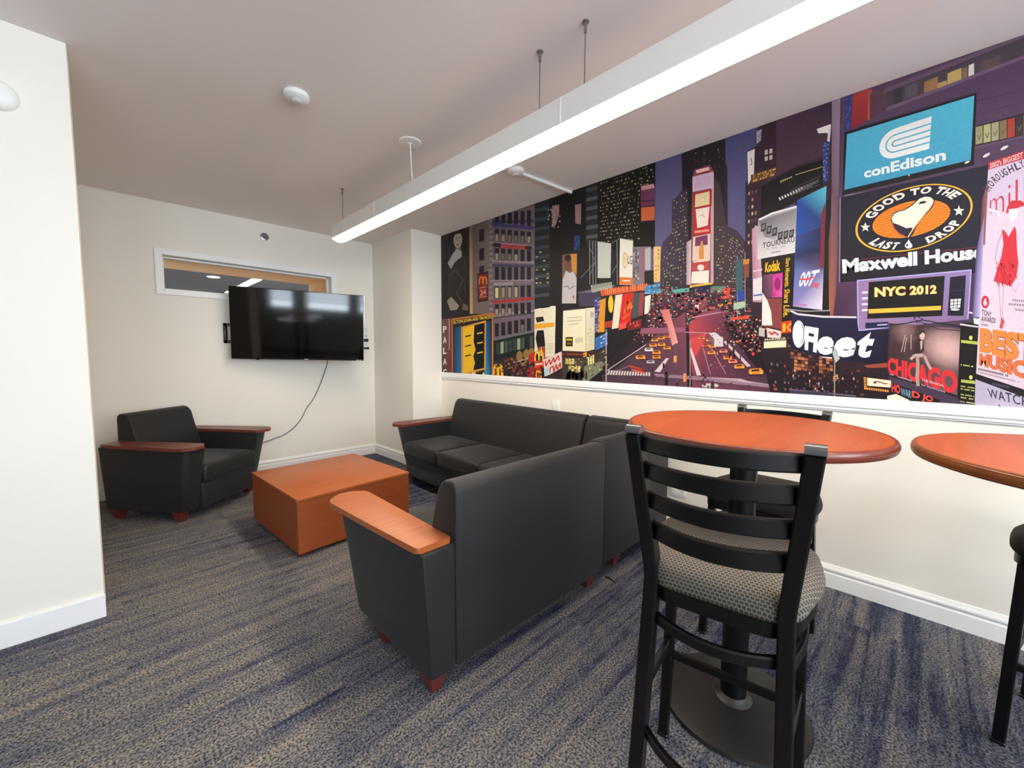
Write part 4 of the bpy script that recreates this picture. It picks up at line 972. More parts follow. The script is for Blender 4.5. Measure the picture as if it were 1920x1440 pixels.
# right middle tower and its purple neighbour
B_.poly([(742, 345), (752, 335), (756, 175), (800, 150), (802, 60), (840, 20), (1240, -130), (1240, 420), (1010, 440), (820, 540), (790, 720), (742, 900)], [(52, 34, 46)] * 12)
B_.poly([(900, 0), (1190, -100), (1186, 190), (1000, 250), (835, 345), (905, 275)], [(74, 52, 70), (66, 46, 66), (70, 50, 66), (74, 52, 66), (64, 46, 60), (70, 48, 62)])
for q in ([(842, 172), (858, 168), (858, 192), (842, 196)], [(866, 166), (882, 162), (882, 186), (866, 190)], [(842, 206), (858, 202), (858, 224), (842, 228)], [(866, 200), (882, 196), (882, 218), (866, 222)]): B_.poly(q, (186, 180, 178))
B_.poly([(752, 182), (790, 164), (786, 292), (756, 352)], (226, 216, 214)); B_.path([(770, 210), (776, 240), (768, 250)], 5, (120, 100, 110)); B_.poly([(798, 74), (826, 62), (822, 122), (800, 140)], (150, 142, 156)); lit(B_, ((800, 74), (824, 64), (820, 120), (802, 136)), 3, 6, 0.5, [(210, 206, 214), (90, 80, 100)])
B_.poly([(770, 300), (905, 258), (892, 305), (770, 345)], (96, 66, 44)); lit(B_, ((772, 300), (900, 262), (890, 304), (772, 342)), 16, 3, 0.7, [(200, 150, 60), (160, 110, 50), (226, 190, 90)], 0.6, 0.7)
lit(B_, ((752, 380), (806, 366), (802, 660), (750, 670)), 3, 8, 0.75, [(196, 176, 160), (170, 130, 90), (90, 76, 84)], 0.5, 0.45)
B_.poly([(824, 360), (1000, 262), (1142, 222), (1142, 356), (1012, 432), (820, 530)], (18, 16, 19))
lit(B_, ((910, 420), (1040, 362), (1044, 372), (916, 434)), 9, 1, 1, [(214, 210, 210)], 0.5, 1); lit(B_, ((920, 330), (985, 306), (985, 312), (922, 342)), 6, 1, 1, [(190, 176, 130)], 0.6, 1); B_.line((1000, 300), (1140, 258), 3, (190, 170, 110))
for k in range(6): B_.line((985 + k * 18, 404 - k * 8), (1030 + k * 18, 366 - k * 8), 2.5, (120, 118, 120))
for k in range(4): B_.line((975, 408 - k * 10), (1130, 348 - k * 14), 2, (96, 94, 98))
B_.poly([(1142, 130), (1176, 122), (1172, 330), (1144, 344)], (44, 56, 112)); lit(B_, ((1144, 134), (1174, 126), (1170, 326), (1146, 338)), 4, 18, 0.5, [(90, 110, 180), (150, 170, 210), (60, 70, 130)], 0.7, 0.5)
B_.poly([(1112, 62), (1186, 36), (1182, 92), (1164, 82), (1120, 84)], (232, 226, 224)); B_.poly([(1172, 60), (1186, 56), (1178, 128), (1166, 124)], (214, 206, 210))
# street canyon
B_.poly([(0, 1290), (120, 1190), (196, 1115), (240, 1010), (300, 905), (745, 880), (1218, 1100), (1260, 1460), (0, 1460)], [(46, 34, 42), (46, 34, 42), (50, 34, 44), (60, 40, 52), (70, 44, 58), (60, 40, 52), (30, 22, 28), (24, 18, 24), (40, 30, 40)])
lit(B_, ((250, 880), (740, 870), (800, 1130), (230, 1130)), 46, 22, 0.42, [(150, 50, 60), (190, 60, 60), (80, 110, 120), (60, 160, 140), (210, 120, 60), (120, 60, 100), (220, 190, 170), (60, 44, 60), (40, 60, 110), (226, 80, 70)], 0.9, 0.55)
B_.poly([(468, 884), (550, 870), (548, 930), (468, 936)], (36, 34, 66)); B_.poly([(560, 880), (640, 876), (640, 905), (562, 912)], (90, 130, 110)); B_.poly([(360, 895), (450, 885), (450, 905), (360, 915)], (90, 170, 160)); B_.poly([(620, 890), (664, 884), (660, 940), (622, 944)], (210, 70, 50)); B_.poly([(470, 940), (545, 932), (545, 1010), (470, 1015)], (130, 70, 80)); B_.poly([(480, 975), (500, 972), (500, 998), (480, 1000)], (240, 200, 190))
def specks(R, q, n, cols, s0, s1):
    out = []
    for _ in range(n):
        p = quadpt(q, random.random(), random.random()); s = s0 + (s1 - s0) * random.random()
        out.append(([(p[0], p[1]), (p[0] + s, p[1] - 0.1 * s), (p[0] + s, p[1] + 0.8 * s), (p[0], p[1] + 0.8 * s)], random.choice(cols)))
    R.many(out)
NEON = [(250, 214, 170), (236, 110, 90), (210, 60, 70), (250, 240, 220), (240, 160, 80), (120, 190, 190), (230, 140, 160)]
DUSK = [(60, 36, 50), (90, 46, 64), (120, 60, 80), (40, 28, 38), (150, 74, 90)]
specks(B_, ((250, 900), (720, 880), (760, 1100), (250, 1090)), 300, DUSK, 6, 18); specks(B_, ((250, 890), (720, 880), (740, 1080), (250, 1060)), 210, NEON, 2.5, 7)
specks(B_, ((640, 1050), (960, 1100), (1000, 1260), (720, 1220)), 160, DUSK + [(24, 18, 24)], 6, 16); specks(B_, ((640, 1040), (960, 1080), (1000, 1260), (700, 1200)), 80, NEON, 2.5, 6)
specks(B_, ((120, 1130), (330, 1040), (330, 1080), (200, 1180)), 50, NEON + DUSK, 3, 8)
B_.poly([(0, 1360), (200, 1200), (330, 1080), (430, 1010), (442, 1420), (0, 1420)], [(70, 52, 66), (84, 56, 72), (110, 62, 80), (130, 70, 86), (96, 64, 82), (54, 46, 60)])
B_.poly([(448, 1080), (500, 1020), (610, 990), (640, 1100), (790, 1290), (1010, 1440), (470, 1440)], [(190, 70, 80), (150, 66, 88), (130, 60, 84), (90, 48, 68), (70, 44, 60), (70, 50, 66), (110, 62, 84)])
B_.poly([(452, 1150), (540, 1120), (520, 1180), (470, 1260)], (206, 72, 76)); B_.line((462, 1040), (620, 1010), 5, (190, 150, 170)); B_.line((430, 1115), (560, 1120), 4, (206, 150, 160))
B_.poly([(200, 1095), (430, 1090), (430, 1115), (195, 1125)], (150, 90, 116))
B_.poly([(300, 1000), (346, 996), (392, 1170), (362, 1184), (336, 1080)], [(200, 110, 110), (214, 120, 118), (246, 170, 160), (236, 150, 144), (206, 110, 110)])
B_.line((20, 1316), (226, 1180), 4, (206, 196, 200)); B_.line((0, 1345), (140, 1290), 3, (140, 120, 130))
B_.poly([(270, 1320), (330, 1250), (345, 1250), (300, 1322)], (226, 204, 206)); B_.poly([(452, 1200), (460, 1195), (512, 1338), (490, 1340)], (226, 206, 210)); B_.poly([(628, 1165), (640, 1160), (770, 1290), (752, 1296)], (210, 186, 192))
B_.line((560, 1190), (640, 1330), 3, (190, 150, 160)); B_.line((520, 1190), (560, 1330), 3, (190, 150, 160))
lit(B_, ((30, 1312), (250, 1324), (250, 1342), (20, 1336)), 16, 1, 1, [(226, 212, 210)], 0.62, 1); lit(B_, ((500, 1346), (720, 1356), (800, 1384), (510, 1366)), 18, 1, 1, [(214, 190, 196)], 0.6, 1); lit(B_, ((700, 1360), (900, 1390), (960, 1412), (720, 1380)), 14, 1, 1, [(206, 186, 194)], 0.6, 1)
B_.poly([(270, 1330), (500, 1345), (720, 1372), (960, 1400), (960, 1412), (700, 1386), (480, 1362), (270, 1345)], (150, 120, 136))
def car(R, x, y, s, c):
    R.poly([(x, y), (x + 34 * s, y - 3 * s), (x + 42 * s, y + 6 * s), (x + 40 * s, y + 17 * s), (x + 2 * s, y + 18 * s), (x - 4 * s, y + 8 * s)], c)
    R.poly([(x + 7 * s, y + 2 * s), (x + 28 * s, y), (x + 31 * s, y + 6 * s), (x + 5 * s, y + 8 * s)], (52, 40, 44)); R.line((x - 2 * s, y + 18 * s), (x + 40 * s, y + 17 * s), 3 * s, (20, 16, 20)); R.oval(x + 4 * s, y + 13 * s, 3 * s, 2.5 * s, (255, 226, 190), 8); R.oval(x + 36 * s, y + 12 * s, 3 * s, 2.5 * s, (255, 226, 190), 8)
ORG = (232, 142, 44)
for x, y, s, c in ((256, 1150, .8, ORG), (290, 1140, .8, ORG), (320, 1132, .75, (220, 120, 40)), (246, 1176, .9, ORG), (290, 1172, .9, (236, 150, 50)), (318, 1190, .9, ORG), (222, 1198, 1.0, (226, 216, 220)), (262, 1212, 1.0, ORG), (176, 1236, 1.15, ORG), (262, 1236, 1.0, (226, 130, 40)), (232, 1262, .95, (190, 180, 196)),
                   (500, 1140, .75, (226, 120, 60)), (540, 1150, .8, ORG), (520, 1176, .85, (210, 90, 60)), (556, 1182, .85, ORG), (590, 1176, .9, (206, 190, 180)), (548, 1214, .95, ORG), (610, 1206, .95, (220, 130, 100)), (630, 1240, 1.0, ORG), (656, 1258, 1.05, (232, 120, 80)), (688, 1284, 1.2, ORG), (764, 1306, 1.7, ORG), (600, 1140, .7, (230, 110, 80)), (650, 960, .5, ORG), (560, 985, .6, (230, 90, 70)), (600, 970, .6, ORG)): car(B_, x, y, s, c)
B_.poly([(552, 1120), (586, 1116), (626, 1148), (626, 1184), (580, 1190)], (216, 206, 210)); B_.poly([(552, 1120), (580, 1150), (580, 1190), (556, 1160)], (120, 90, 100))
B_.path([(140, 1290), (210, 1310), (190, 1330)], 10, (190, 60, 44)); B_.path([(150, 1308), (220, 1326)], 7, (226, 90, 60))
B_.many([([(x, y), (x + 7, y), (x + 6, y + 22), (x - 1, y + 22)], random.choice([(18, 16, 20), (34, 26, 34), (60, 44, 50)])) for x, y in [(640 + random.random() * 340, 1050 + random.random() * 190) for _ in range(90)]])
B_.many([([(x, y), (x + 9, y - 1), (x + 9, y + 6), (x, y + 7)], random.choice([(230, 90, 60), (200, 180, 170), (190, 60, 70), (240, 170, 90)])) for x, y in [(650 + random.random() * 330, 1030 + random.random() * 190) for _ in range(60)]])
for x, y0, y1, wd, c in ((20, 1100, 1390, 5, (196, 182, 186)), (455, 1160, 1420, 5, (170, 140, 150)), (378, 1170, 1310, 4, (110, 90, 96)), (700, 720, 1040, 4, (150, 150, 160)), (740, 700, 1010, 4, (150, 140, 140)), (318, 1276, 1300, 9, (20, 18, 20)), (332, 1320, 1390, 14, (20, 16, 20)), (262, 1300, 1385, 6, (80, 50, 50)), (965, 1180, 1400, 6, (110, 100, 100))): B_.line((x, y0), (x, y1), wd, c)
B_.poly([(370, 1238), (386, 1236), (386, 1270), (370, 1272)], (226, 160, 90)); B_.poly([(420, 1330), (436, 1328), (436, 1372), (420, 1374)], (226, 150, 80)); B_.poly([(840, 1218), (864, 1216), (864, 1244), (842, 1246)], (240, 190, 140)); B_.poly([(948, 1206), (986, 1204), (986, 1232), (950, 1236)], (236, 230, 190)); B_.line((800, 1215), (960, 1225), 4, (110, 100, 100))
B_.oval(782, 1228, 7, 9, (240, 60, 60)); B_.oval(705, 1165, 5, 6, (240, 60, 60)); B_.oval(560, 1392, 44, 12, (206, 190, 186)); B_.poly([(562, 1378), (578, 1374), (584, 1410), (566, 1410)], (40, 34, 38))
B_.poly([(680, 965), (742, 955), (742, 985), (682, 1000)], (170, 196, 170)); B_.poly([(700, 905), (738, 900), (736, 950), (702, 955)], (40, 70, 160)); B_.poly([(664, 1038), (760, 1030), (760, 1046), (664, 1052)], (210, 84, 60)); B_.poly([(730, 740), (762, 736), (760, 830), (734, 836)], (130, 74, 60)); lit(B_, ((690, 745), (764, 735), (760, 760), (690, 770)), 9, 1, 0.8, [(230, 150, 60)], 0.7, 1)
B_.poly([(690, 740), (730, 738), (728, 900), (694, 905)], (66, 92, 100))
specks(B_, ((60, 1360), (430, 1310), (800, 1390), (500, 1440)), 60, [(84, 60, 76), (100, 76, 90), (60, 46, 58)], 5, 14)
specks(B_, ((470, 1110), (600, 1020), (740, 1260), (560, 1310)), 60, [(230, 90, 80), (250, 200, 170), (120, 60, 80), (180, 70, 80)], 2.5, 6)
specks(A_, ((760, 1300), (1040, 1220), (1050, 1330), (900, 1410)), 90, [(230, 210, 140), (90, 70, 60), (40, 34, 36), (180, 150, 100)], 4, 10)
specks(A_, ((350, 1300), (640, 1250), (640, 1410), (350, 1410)), 110, [(120, 80, 60), (60, 44, 50), (170, 120, 70), (34, 28, 34), (150, 50, 44)], 5, 14)
# right pavement billboards
B_.poly([(776, 580), (814, 560), (834, 960), (780, 960)], [(190, 140, 160), (214, 170, 186), (200, 160, 176), (150, 100, 120)]); B_.poly([(782, 840), (830, 830), (830, 946), (782, 952)], (226, 214, 220)); B_.line((784, 926), (830, 920), 9, (90, 110, 170)); B_.line((782, 800), (830, 790), 8, (226, 190, 200))
B_.poly([(808, 528), (1010, 460), (1006, 702), (804, 738)], [(150, 146, 150), (170, 166, 170), (226, 222, 224), (214, 210, 212)]); B_.poly([(812, 540), (1006, 476), (1004, 600), (900, 640), (840, 620)], [(112, 108, 114), (136, 132, 138), (176, 172, 176), (190, 186, 190), (130, 126, 132)])
B_.path([(814, 532), (880, 500), (1008, 464)], 9, (236, 232, 232))
for k in range(6): x = 826 + k * 29; yy = 555 + 14 * math.sin(k * 0.6) + k * 5 if k < 3 else 600 - (k - 3) * 6; B_.poly([(x, yy), (x + 24, yy - 8), (x + 20, yy + 34), (x - 4, yy + 40)], (44, 42, 46)); B_.poly([(x + 4, yy + 6), (x + 18, yy), (x + 15, yy + 24), (x + 2, yy + 30)], (122, 118, 122))
B_.text('TOURNEAU', ((832, 652), (996, 620), (996, 648), (832, 680)), (48, 44, 48), 0.012, 0, 1.1); lit(B_, ((850, 682), (950, 664), (950, 672), (850, 690)), 14, 1, 0.9, [(150, 146, 150)], 0.5, 1); B_.line((874, 704), (924, 696), 6, (150, 146, 150))
B_.poly([(1160, 640), (1186, 380), (1192, 1000), (1140, 1004), (1142, 640)], (22, 18, 22))
P7 = [(1010, 432), (1162, 358), (1140, 1000), (988, 982)]
B_.poly(P7, (60, 96, 160)); B_.poly([(1010, 432), (1162, 358), (1156, 560), (1004, 620)], [(34, 70, 150), (90, 190, 210), (40, 60, 110), (40, 84, 166)]); B_.poly([(1004, 620), (1156, 560), (1148, 780), (998, 790)], [(50, 70, 130), (52, 40, 60), (96, 90, 140), (90, 110, 170)]); B_.poly([(998, 790), (1148, 780), (1140, 1000), (988, 982)], [(90, 110, 170), (110, 110, 160), (236, 226, 240), (140, 130, 190)])
B_.poly([(1003, 640), (1154, 560), (1152, 680), (1000, 720)], [(44, 74, 140), (36, 40, 70), (30, 32, 56), (36, 50, 96)]); B_.poly([(1000, 720), (1152, 680), (1149, 790), (998, 792)], [(36, 50, 96), (30, 32, 56), (96, 80, 120), (90, 110, 170)]); B_.poly([(1136, 500), (1158, 440), (1150, 780), (1128, 780)], (120, 40, 56))
B_.text('007', ((1030, 806), (1118, 792), (1102, 876), (1018, 880)), (240, 238, 246), 0.02, 0.25); B_.poly([(1096, 796), (1128, 790), (1124, 806), (1094, 812)], (240, 238, 246)); B_.text('Day', ((1086, 858), (1126, 852), (1124, 890), (1084, 892)), (214, 60, 44), 0.03); B_.path([(1024, 840), (1060, 842), (1096, 830)], 9, (220, 70, 76)); B_.line((996, 970), (1060, 976), 8, (190, 120, 170))
B_.poly([(1172, 640), (1198, 400), (1200, 1000), (1176, 1000)], [(96, 60, 50), (130, 92, 110), (150, 90, 76), (180, 100, 60)])
B_.poly([(830, 738), (976, 714), (988, 1056), (826, 1090)], (32, 24, 18)); B_.text('Kodak', ((846, 756), (922, 738), (924, 796), (844, 806)), (240, 190, 34), 0.03)
B_.poly([(834, 820), (880, 812), (880, 936), (832, 938)], [(96, 60, 84), (140, 80, 110), (110, 66, 90), (70, 50, 70)]); B_.poly([(882, 816), (936, 806), (932, 934), (880, 936)], [(206, 60, 150), (190, 50, 140), (226, 90, 170), (170, 44, 120)]); B_.oval(908, 866, 16, 34, (150, 30, 110))
B_.poly([(828, 940), (932, 940), (930, 1100), (826, 1082)], (132, 64, 64)); B_.poly([(830, 910), (856, 950), (876, 1010), (882, 1080), (828, 1080)], (234, 226, 220))
vs = ('Share Moments. Share Life.')
B_.text(vs, ((974, 730), (970, 1036), (938, 1036), (952, 732)), (226, 180, 40), 0.02)
B_.poly([(928, 1062), (984, 1054), (982, 1116), (928, 1122)], (228, 66, 30)); B_.poly([(936, 1072), (950, 1070), (950, 1112), (936, 1114)], (248, 190, 50)); B_.poly([(954, 1090), (978, 1064), (980, 1074), (962, 1090), (980, 1106), (976, 1114)], (248, 190, 50))
B_.poly([(852, 1092), (928, 1110), (926, 1148), (856, 1142)], (226, 206, 200)); B_.path([(864, 1112), (880, 1128), (892, 1114), (914, 1130)], 8, (190, 40, 50)); B_.poly([(812, 1090), (842, 1096), (842, 1140), (812, 1134)], (190, 186, 170)); B_.poly([(834, 1150), (958, 1144), (956, 1200), (836, 1206)], (44, 36, 30)); B_.poly([(838, 1164), (954, 1158), (953, 1198), (838, 1202)], (236, 224, 186)); B_.text('MARQUIS', ((842, 1149), (952, 1144), (952, 1156), (842, 1161)), (220, 210, 190), 0.02)
B_.poly([(820, 1200), (1000, 1190), (1260, 1250), (1260, 1460), (880, 1460)], [(40, 30, 34), (50, 36, 36), (40, 28, 36), (26, 20, 28), (34, 26, 34)])
lit(B_, ((990, 1200), (1218, 1250), (1230, 1330), (1000, 1330)), 22, 8, 0.4, [(120, 60, 40), (160, 84, 50), (70, 40, 40), (200, 130, 80), (30, 24, 30)], 0.9, 0.8); lit(B_, ((860, 1250), (1200, 1310), (1200, 1420), (880, 1420)), 34, 9, 0.25, [(120, 110, 120), (60, 50, 60), (14, 12, 16), (150, 90, 60), (180, 60, 60)], 0.8, 0.7)

# --- right: the purple facade and its big signs
C_.poly([(290, 460), (2500, -320), (2500, 2900), (290, 2600)], [(86, 66, 90), (84, 64, 92), (60, 46, 66), (70, 52, 74)])
C_.poly([(288, 470), (346, 450), (332, 1100), (286, 1100)], [(142, 122, 146), (150, 130, 156), (112, 88, 104), (96, 70, 84)]); C_.line((350, 455), (345, 1100), 6, (70, 54, 74)); C_.poly([(284, 1100), (332, 1100), (300, 2400), (270, 2400)], [(110, 84, 100), (100, 72, 90), (150, 90, 70), (180, 100, 56)])
C_.poly([(380, 445), (432, 425), (412, 660), (374, 680)], (58, 62, 124)); lit(C_, ((384, 450), (430, 432), (410, 650), (378, 668)), 4, 14, 0.4, [(90, 104, 170), (40, 44, 90)], 0.7, 0.6)
C_.poly([(430, 430), (545, 380), (540, 590), (418, 665)], [(170, 56, 54), (176, 62, 62), (140, 44, 52), (130, 40, 50)]); C_.poly([(530, 400), (560, 388), (550, 590), (528, 600)], (166, 84, 70)); C_.poly([(545, 420), (700, 350), (660, 520), (545, 590)], [(96, 60, 74), (90, 72, 80), (84, 64, 80), (90, 56, 72)])
C_.poly([(660, 395), (2300, -250), (2300, -110), (655, 522)], [(74, 64, 72), (70, 60, 72), (80, 70, 84), (80, 68, 78)])
for q, c in (([(700, 395), (765, 372), (765, 470), (700, 492)], (62, 54, 68)), ([(780, 372), (865, 342), (865, 425), (780, 455)], (92, 84, 96)), ([(912, 342), (1002, 304), (1002, 384), (908, 416)], (154, 116, 80)), ([(1002, 350), (1062, 330), (1062, 366), (1002, 386)], (180, 150, 96)), ([(1068, 282), (1162, 246), (1162, 330), (1065, 362)], (190, 164, 100)), ([(1168, 250), (1200, 238), (1200, 314), (1168, 326)], (130, 106, 82)), ([(1210, 230), (1246, 214), (1246, 300), (1208, 316)], (224, 214, 208)), ([(1290, 210), (1420, 160), (1420, 235), (1290, 285)], (92, 78, 78)), ([(1440, 150), (1584, 95), (1584, 180), (1440, 230)], (76, 64, 74))): C_.poly(q, c)
C_.line((655, 526), (2300, -100), 20, (112, 90, 116)); C_.line((640, 402), (2300, -255), 26, (104, 84, 104)); C_.line((460, 650), (1260, 410), 5, (60, 44, 62))
for x in (640, 820, 1015): C_.line((x, 590 - (x - 640) * 0.35), (x - 4, 640 - (x - 640) * 0.33), 4, (58, 44, 60))
C_.line((1260, 470), (2300, 240), 5, (66, 50, 74)); C_.line((1260, 560), (1600, 470), 4, (70, 54, 78))
C_.poly([(1250, 640), (1700, 520), (1700, 680), (1246, 775)], (44, 38, 40))
for k, c in enumerate([(150, 146, 110), (176, 170, 120), (160, 156, 124), (130, 110, 80), (170, 60, 50), (60, 50, 50), (150, 140, 110), (120, 110, 90)]): x = 1256 + k * 54; C_.poly([(x, 646 - k * 13), (x + 48, 634 - k * 13), (x + 48, 752 - k * 11), (x, 764 - k * 11)], c); C_.path([(x + 12, 700 - k * 12), (x + 24, 730 - k * 12), (x + 38, 690 - k * 12)], 6, (104, 100, 82))
C_.line((1245, 785), (1700, 680), 14, (92, 74, 96)); C_.oval(1330, 835, 24, 10, (226, 220, 226), 12, (24, -14), (4, 8)); C_.oval(1450, 785, 28, 10, (226, 220, 226), 12, (26, -14), (4, 8))
# utility company sign
C_.poly([(372, 680), (1264, 415), (1244, 900), (358, 1105)], (26, 24, 32)); LB = [(390, 694), (1248, 433), (1224, 866), (372, 1068)]
C_.poly(LB, [(78, 176, 204), (84, 184, 210), (66, 154, 186), (62, 150, 186)])
LQ = ((608, 690), (960, 572), (944, 792), (608, 880)); hq = homog([(0, 0), (1, 0), (1, 1), (0, 1)], LQ); asp = 0.68
def ustroke(d0, d1, xr=1.0):
    """one nested U, open to the right"""
    MU.layer += 1; n = 14; o = []; i_ = []
    for k in range(n + 1):
        a = PI / 2 + PI * k / n
        ro, ri = 0.5 - d0, 0.5 - d1
        o.append((0.5 * asp + ro * asp * math.cos(a), 0.5 - ro * math.sin(a))); i_.append((0.5 * asp + ri * asp * math.cos(a), 0.5 - ri * math.sin(a)))
    o = [(xr, d0)] + o + [(xr, 1 - d0)]; i_ = [(xr, d1)] + i_ + [(xr, 1 - d1)]
    for k in range(len(o) - 1): C_.poly([hmap(hq, p) for p in (o[k], o[k + 1], i_[k + 1], i_[k])], (228, 232, 230), False)
ustroke(0.0, 0.19); ustroke(0.235, 0.385); ustroke(0.43, 0.4999)
C_.text('conEdison', ((502, 926), (1056, 790), (1056, 868), (506, 990)), (228, 232, 230), 0.032)
C_.line((372, 1108), (520, 1084), 7, (130, 122, 140)); C_.oval(1200, 882, 16, 8, (230, 226, 220), 10, (18, -8), (2, 6)); C_.oval(808, 970, 5, 5, (230, 226, 220), 8)
# coffee sign
C_.poly([(344, 1120), (1342, 900), (1340, 1480), (1330, 1620), (344, 1700)], [(30, 30, 50), (34, 34, 54), (26, 26, 44), (24, 22, 34), (22, 20, 30)]); C_.line((345, 1120), (340, 1700), 6, (150, 140, 156))
CE = (842, 1257); CU = (395, -83); CV = (0, -214)
EP = lambda a, k: (CE[0] + k * (CU[0] * math.cos(a) + CV[0] * math.sin(a)), CE[1] + k * (CU[1] * math.cos(a) + CV[1] * math.sin(a)))
C_.oval(CE[0], CE[1], 0, 0, (238, 184, 52), 56, CU, CV, 0.965); C_.oval(CE[0], CE[1], 0, 0, (26, 26, 44), 56, tuple(0.965 * c for c in CU), tuple(0.965 * c for c in CV))
OE = (824, 1264); OU = (262, -50); OV = (0, -119); OP = lambda a, k=1: (OE[0] + k * (OU[0] * math.cos(a) + OV[0] * math.sin(a)), OE[1] + k * (OU[1] * math.cos(a) + OV[1] * math.sin(a)))
C_.oval(OE[0], OE[1], 0, 0, (238, 136, 34), 44, OU, OV)
MU.layer += 1
for k in range(-6, 7):
    s_ = k / 7; c_ = math.sqrt(1 - s_ * s_) * 0.97
    a, b = (OE[0] - OU[0] * c_, OE[1] - OU[1] * c_ + OV[1] * s_), (OE[0] + OU[0] * c_, OE[1] + OU[1] * c_ + OV[1] * s_)
    C_.line(a, b, 4, (196, 84, 24), False)
def arctext(body, a0, a1, r0, r1, flip=False):
    """letters round the oval; angles in degrees, r0 the foot and r1 the head of the letters"""
    n = len(body); wts = [0.45 if ch == ' ' else (1.25 if ch in 'OGDMW' else 1.0) for ch in body]; tot = sum(wts); acc = 0
    for ch, wq in zip(body, wts):
        t0 = (acc + 0.07 * wq) / tot; t1 = (acc + 0.93 * wq) / tot; acc += wq
        if ch == ' ': continue
        A0, A1 = math.radians(a0 + (a1 - a0) * t0), math.radians(a0 + (a1 - a0) * t1)
        C_.text(ch, (EP(A0, r1), EP(A1, r1), EP(A1, r0), EP(A0, r0)), (236, 230, 222), 0.045)
arctext('GOOD TO THE', 160, 27, 0.72, 0.93); arctext('LAST', 212, 252, 0.93, 0.72); arctext('DROP', 284, 334, 0.93, 0.72)
def star(cx, cy, r, c): C_.poly([(cx + (r if k % 2 == 0 else r * 0.42) * math.sin(PI * k / 5), cy - (r if k % 2 == 0 else r * 0.42) * math.cos(PI * k / 5)) for k in range(10)], c)
star(514, 1320, 34, (236, 230, 222)); star(1144, 1210, 38, (236, 230, 222))
C_.poly([(684, 1266), (700, 1228), (730, 1210), (775, 1200), (826, 1170), (872, 1122), (915, 1108), (955, 1112), (980, 1134), (976, 1166), (950, 1206), (905, 1250), (860, 1310), (834, 1370), (808, 1392), (784, 1384), (740, 1366), (706, 1330)], (34, 28, 40))
C_.poly([(690, 1262), (706, 1232), (735, 1216), (778, 1206), (830, 1175), (878, 1128), (918, 1114), (954, 1118), (974, 1138), (968, 1164), (942, 1204), (896, 1250), (836, 1334), (822, 1322), (790, 1326), (740, 1304), (700, 1290)], (240, 234, 214))
C_.poly([(868, 1166), (884, 1148), (910, 1142), (930, 1150), (908, 1160)], (44, 34, 40)); C_.poly([(692, 1290), (740, 1306), (790, 1328), (830, 1322), (812, 1386), (780, 1378), (738, 1362), (708, 1326)], (40, 32, 56)); C_.path([(694, 1292), (710, 1330), (742, 1362), (786, 1384)], 5, (206, 90, 50)); C_.path([(800, 1388), (850, 1310), (905, 1240), (950, 1185)], 7, (226, 210, 170))
D_.poly([(896, 116), (908, 140), (922, 158), (920, 176), (902, 186), (880, 184), (866, 168), (870, 152), (884, 138)], (240, 236, 228)); D_.oval(884, 160, 7, 12, (60, 56, 70), 10)
D_.line((526, 268), (1400, 176), 4, (132, 40, 52))
D_.text('Maxwell House', ((396, 268), (1462, 152), (1462, 258), (400, 374)), (240, 236, 236), 0.045)
# screen
D_.poly([(360, 440), (600, 425), (590, 560), (510, 690), (330, 690)], [(84, 50, 84), (80, 54, 88), (90, 60, 96), (76, 50, 80), (66, 40, 60)])
D_.poly([(508, 424), (1366, 344), (1342, 716), (514, 802)], [(150, 120, 164), (140, 120, 170), (130, 104, 150), (150, 120, 160)])
for a, b in (((508, 426), (1366, 346)), ((1362, 346), (1338, 716)), ((512, 800), (745, 776)), ((512, 430), (518, 800))): D_.line(a, b, 9, (176, 170, 226))
D_.poly([(597, 437), (1166, 390), (1146, 690), (584, 712)], (20, 17, 22)); D_.text('NYC 2012', ((640, 476), (1106, 458), (1104, 524), (640, 550)), (250, 226, 140), 0.04, 0, 1.05, ((204, 96, 44), 0.03)); D_.poly([(596, 640), (1138, 614), (1136, 646), (595, 672)], (244, 186, 64))
for y in (516, 560, 604, 648): D_.line((546, y), (590, y - 3), 15, (232, 222, 236))
D_.poly([(1206, 400), (1324, 386), (1306, 690), (1186, 688)], (24, 24, 40)); lit(D_, ((1206, 564), (1290, 558), (1282, 630), (1204, 634)), 3, 3, 1, [(226, 222, 230)], 0.8, 0.8); D_.oval(1242, 642, 34, 9, (206, 200, 214), 16); D_.line((1206, 505), (1312, 498), 4, (56, 56, 90))
D_.poly([(570, 742), (745, 734), (745, 776), (572, 784)], (28, 30, 70)); D_.line((660, 758), (736, 754), 11, (170, 170, 206))
# bank sign
D_.poly([(20, 660), (250, 690), (506, 690), (520, 802), (750, 790), (735, 1040), (600, 1050), (240, 1000), (10, 935)], [(34, 32, 60), (32, 32, 62), (30, 30, 60), (28, 28, 56), (24, 24, 48), (22, 22, 44), (24, 24, 46), (26, 26, 50), (30, 28, 54)])
D_.path([(10, 650), (60, 676), (250, 696), (505, 700)], 14, (214, 208, 216)); D_.path([(-20, 640), (120, 655), (310, 650)], 10, (150, 146, 150))
D_.oval(72, 826, 46, 102, (232, 238, 238), 30); D_.oval(84, 822, 30, 76, (120, 170, 170), 24); D_.oval(78, 822, 27, 74, (244, 246, 246), 24)
D_.text('Fl', ((118, 764), (222, 782), (206, 966), (116, 942)), (240, 238, 244), 0.05, 0.0); D_.text('e', ((214, 834), (336, 850), (328, 986), (206, 976)), (246, 244, 248), 0.05, 0.15); D_.text('e', ((346, 846), (504, 850), (492, 1002), (330, 996)), (246, 244, 248), 0.05, 0.15); D_.text('t', ((512, 808), (646, 812), (622, 1006), (508, 1000)), (246, 244, 248), 0.05, 0.2)
D_.poly([(224, 994), (322, 1000), (318, 1022), (228, 1014)], (240, 238, 240))
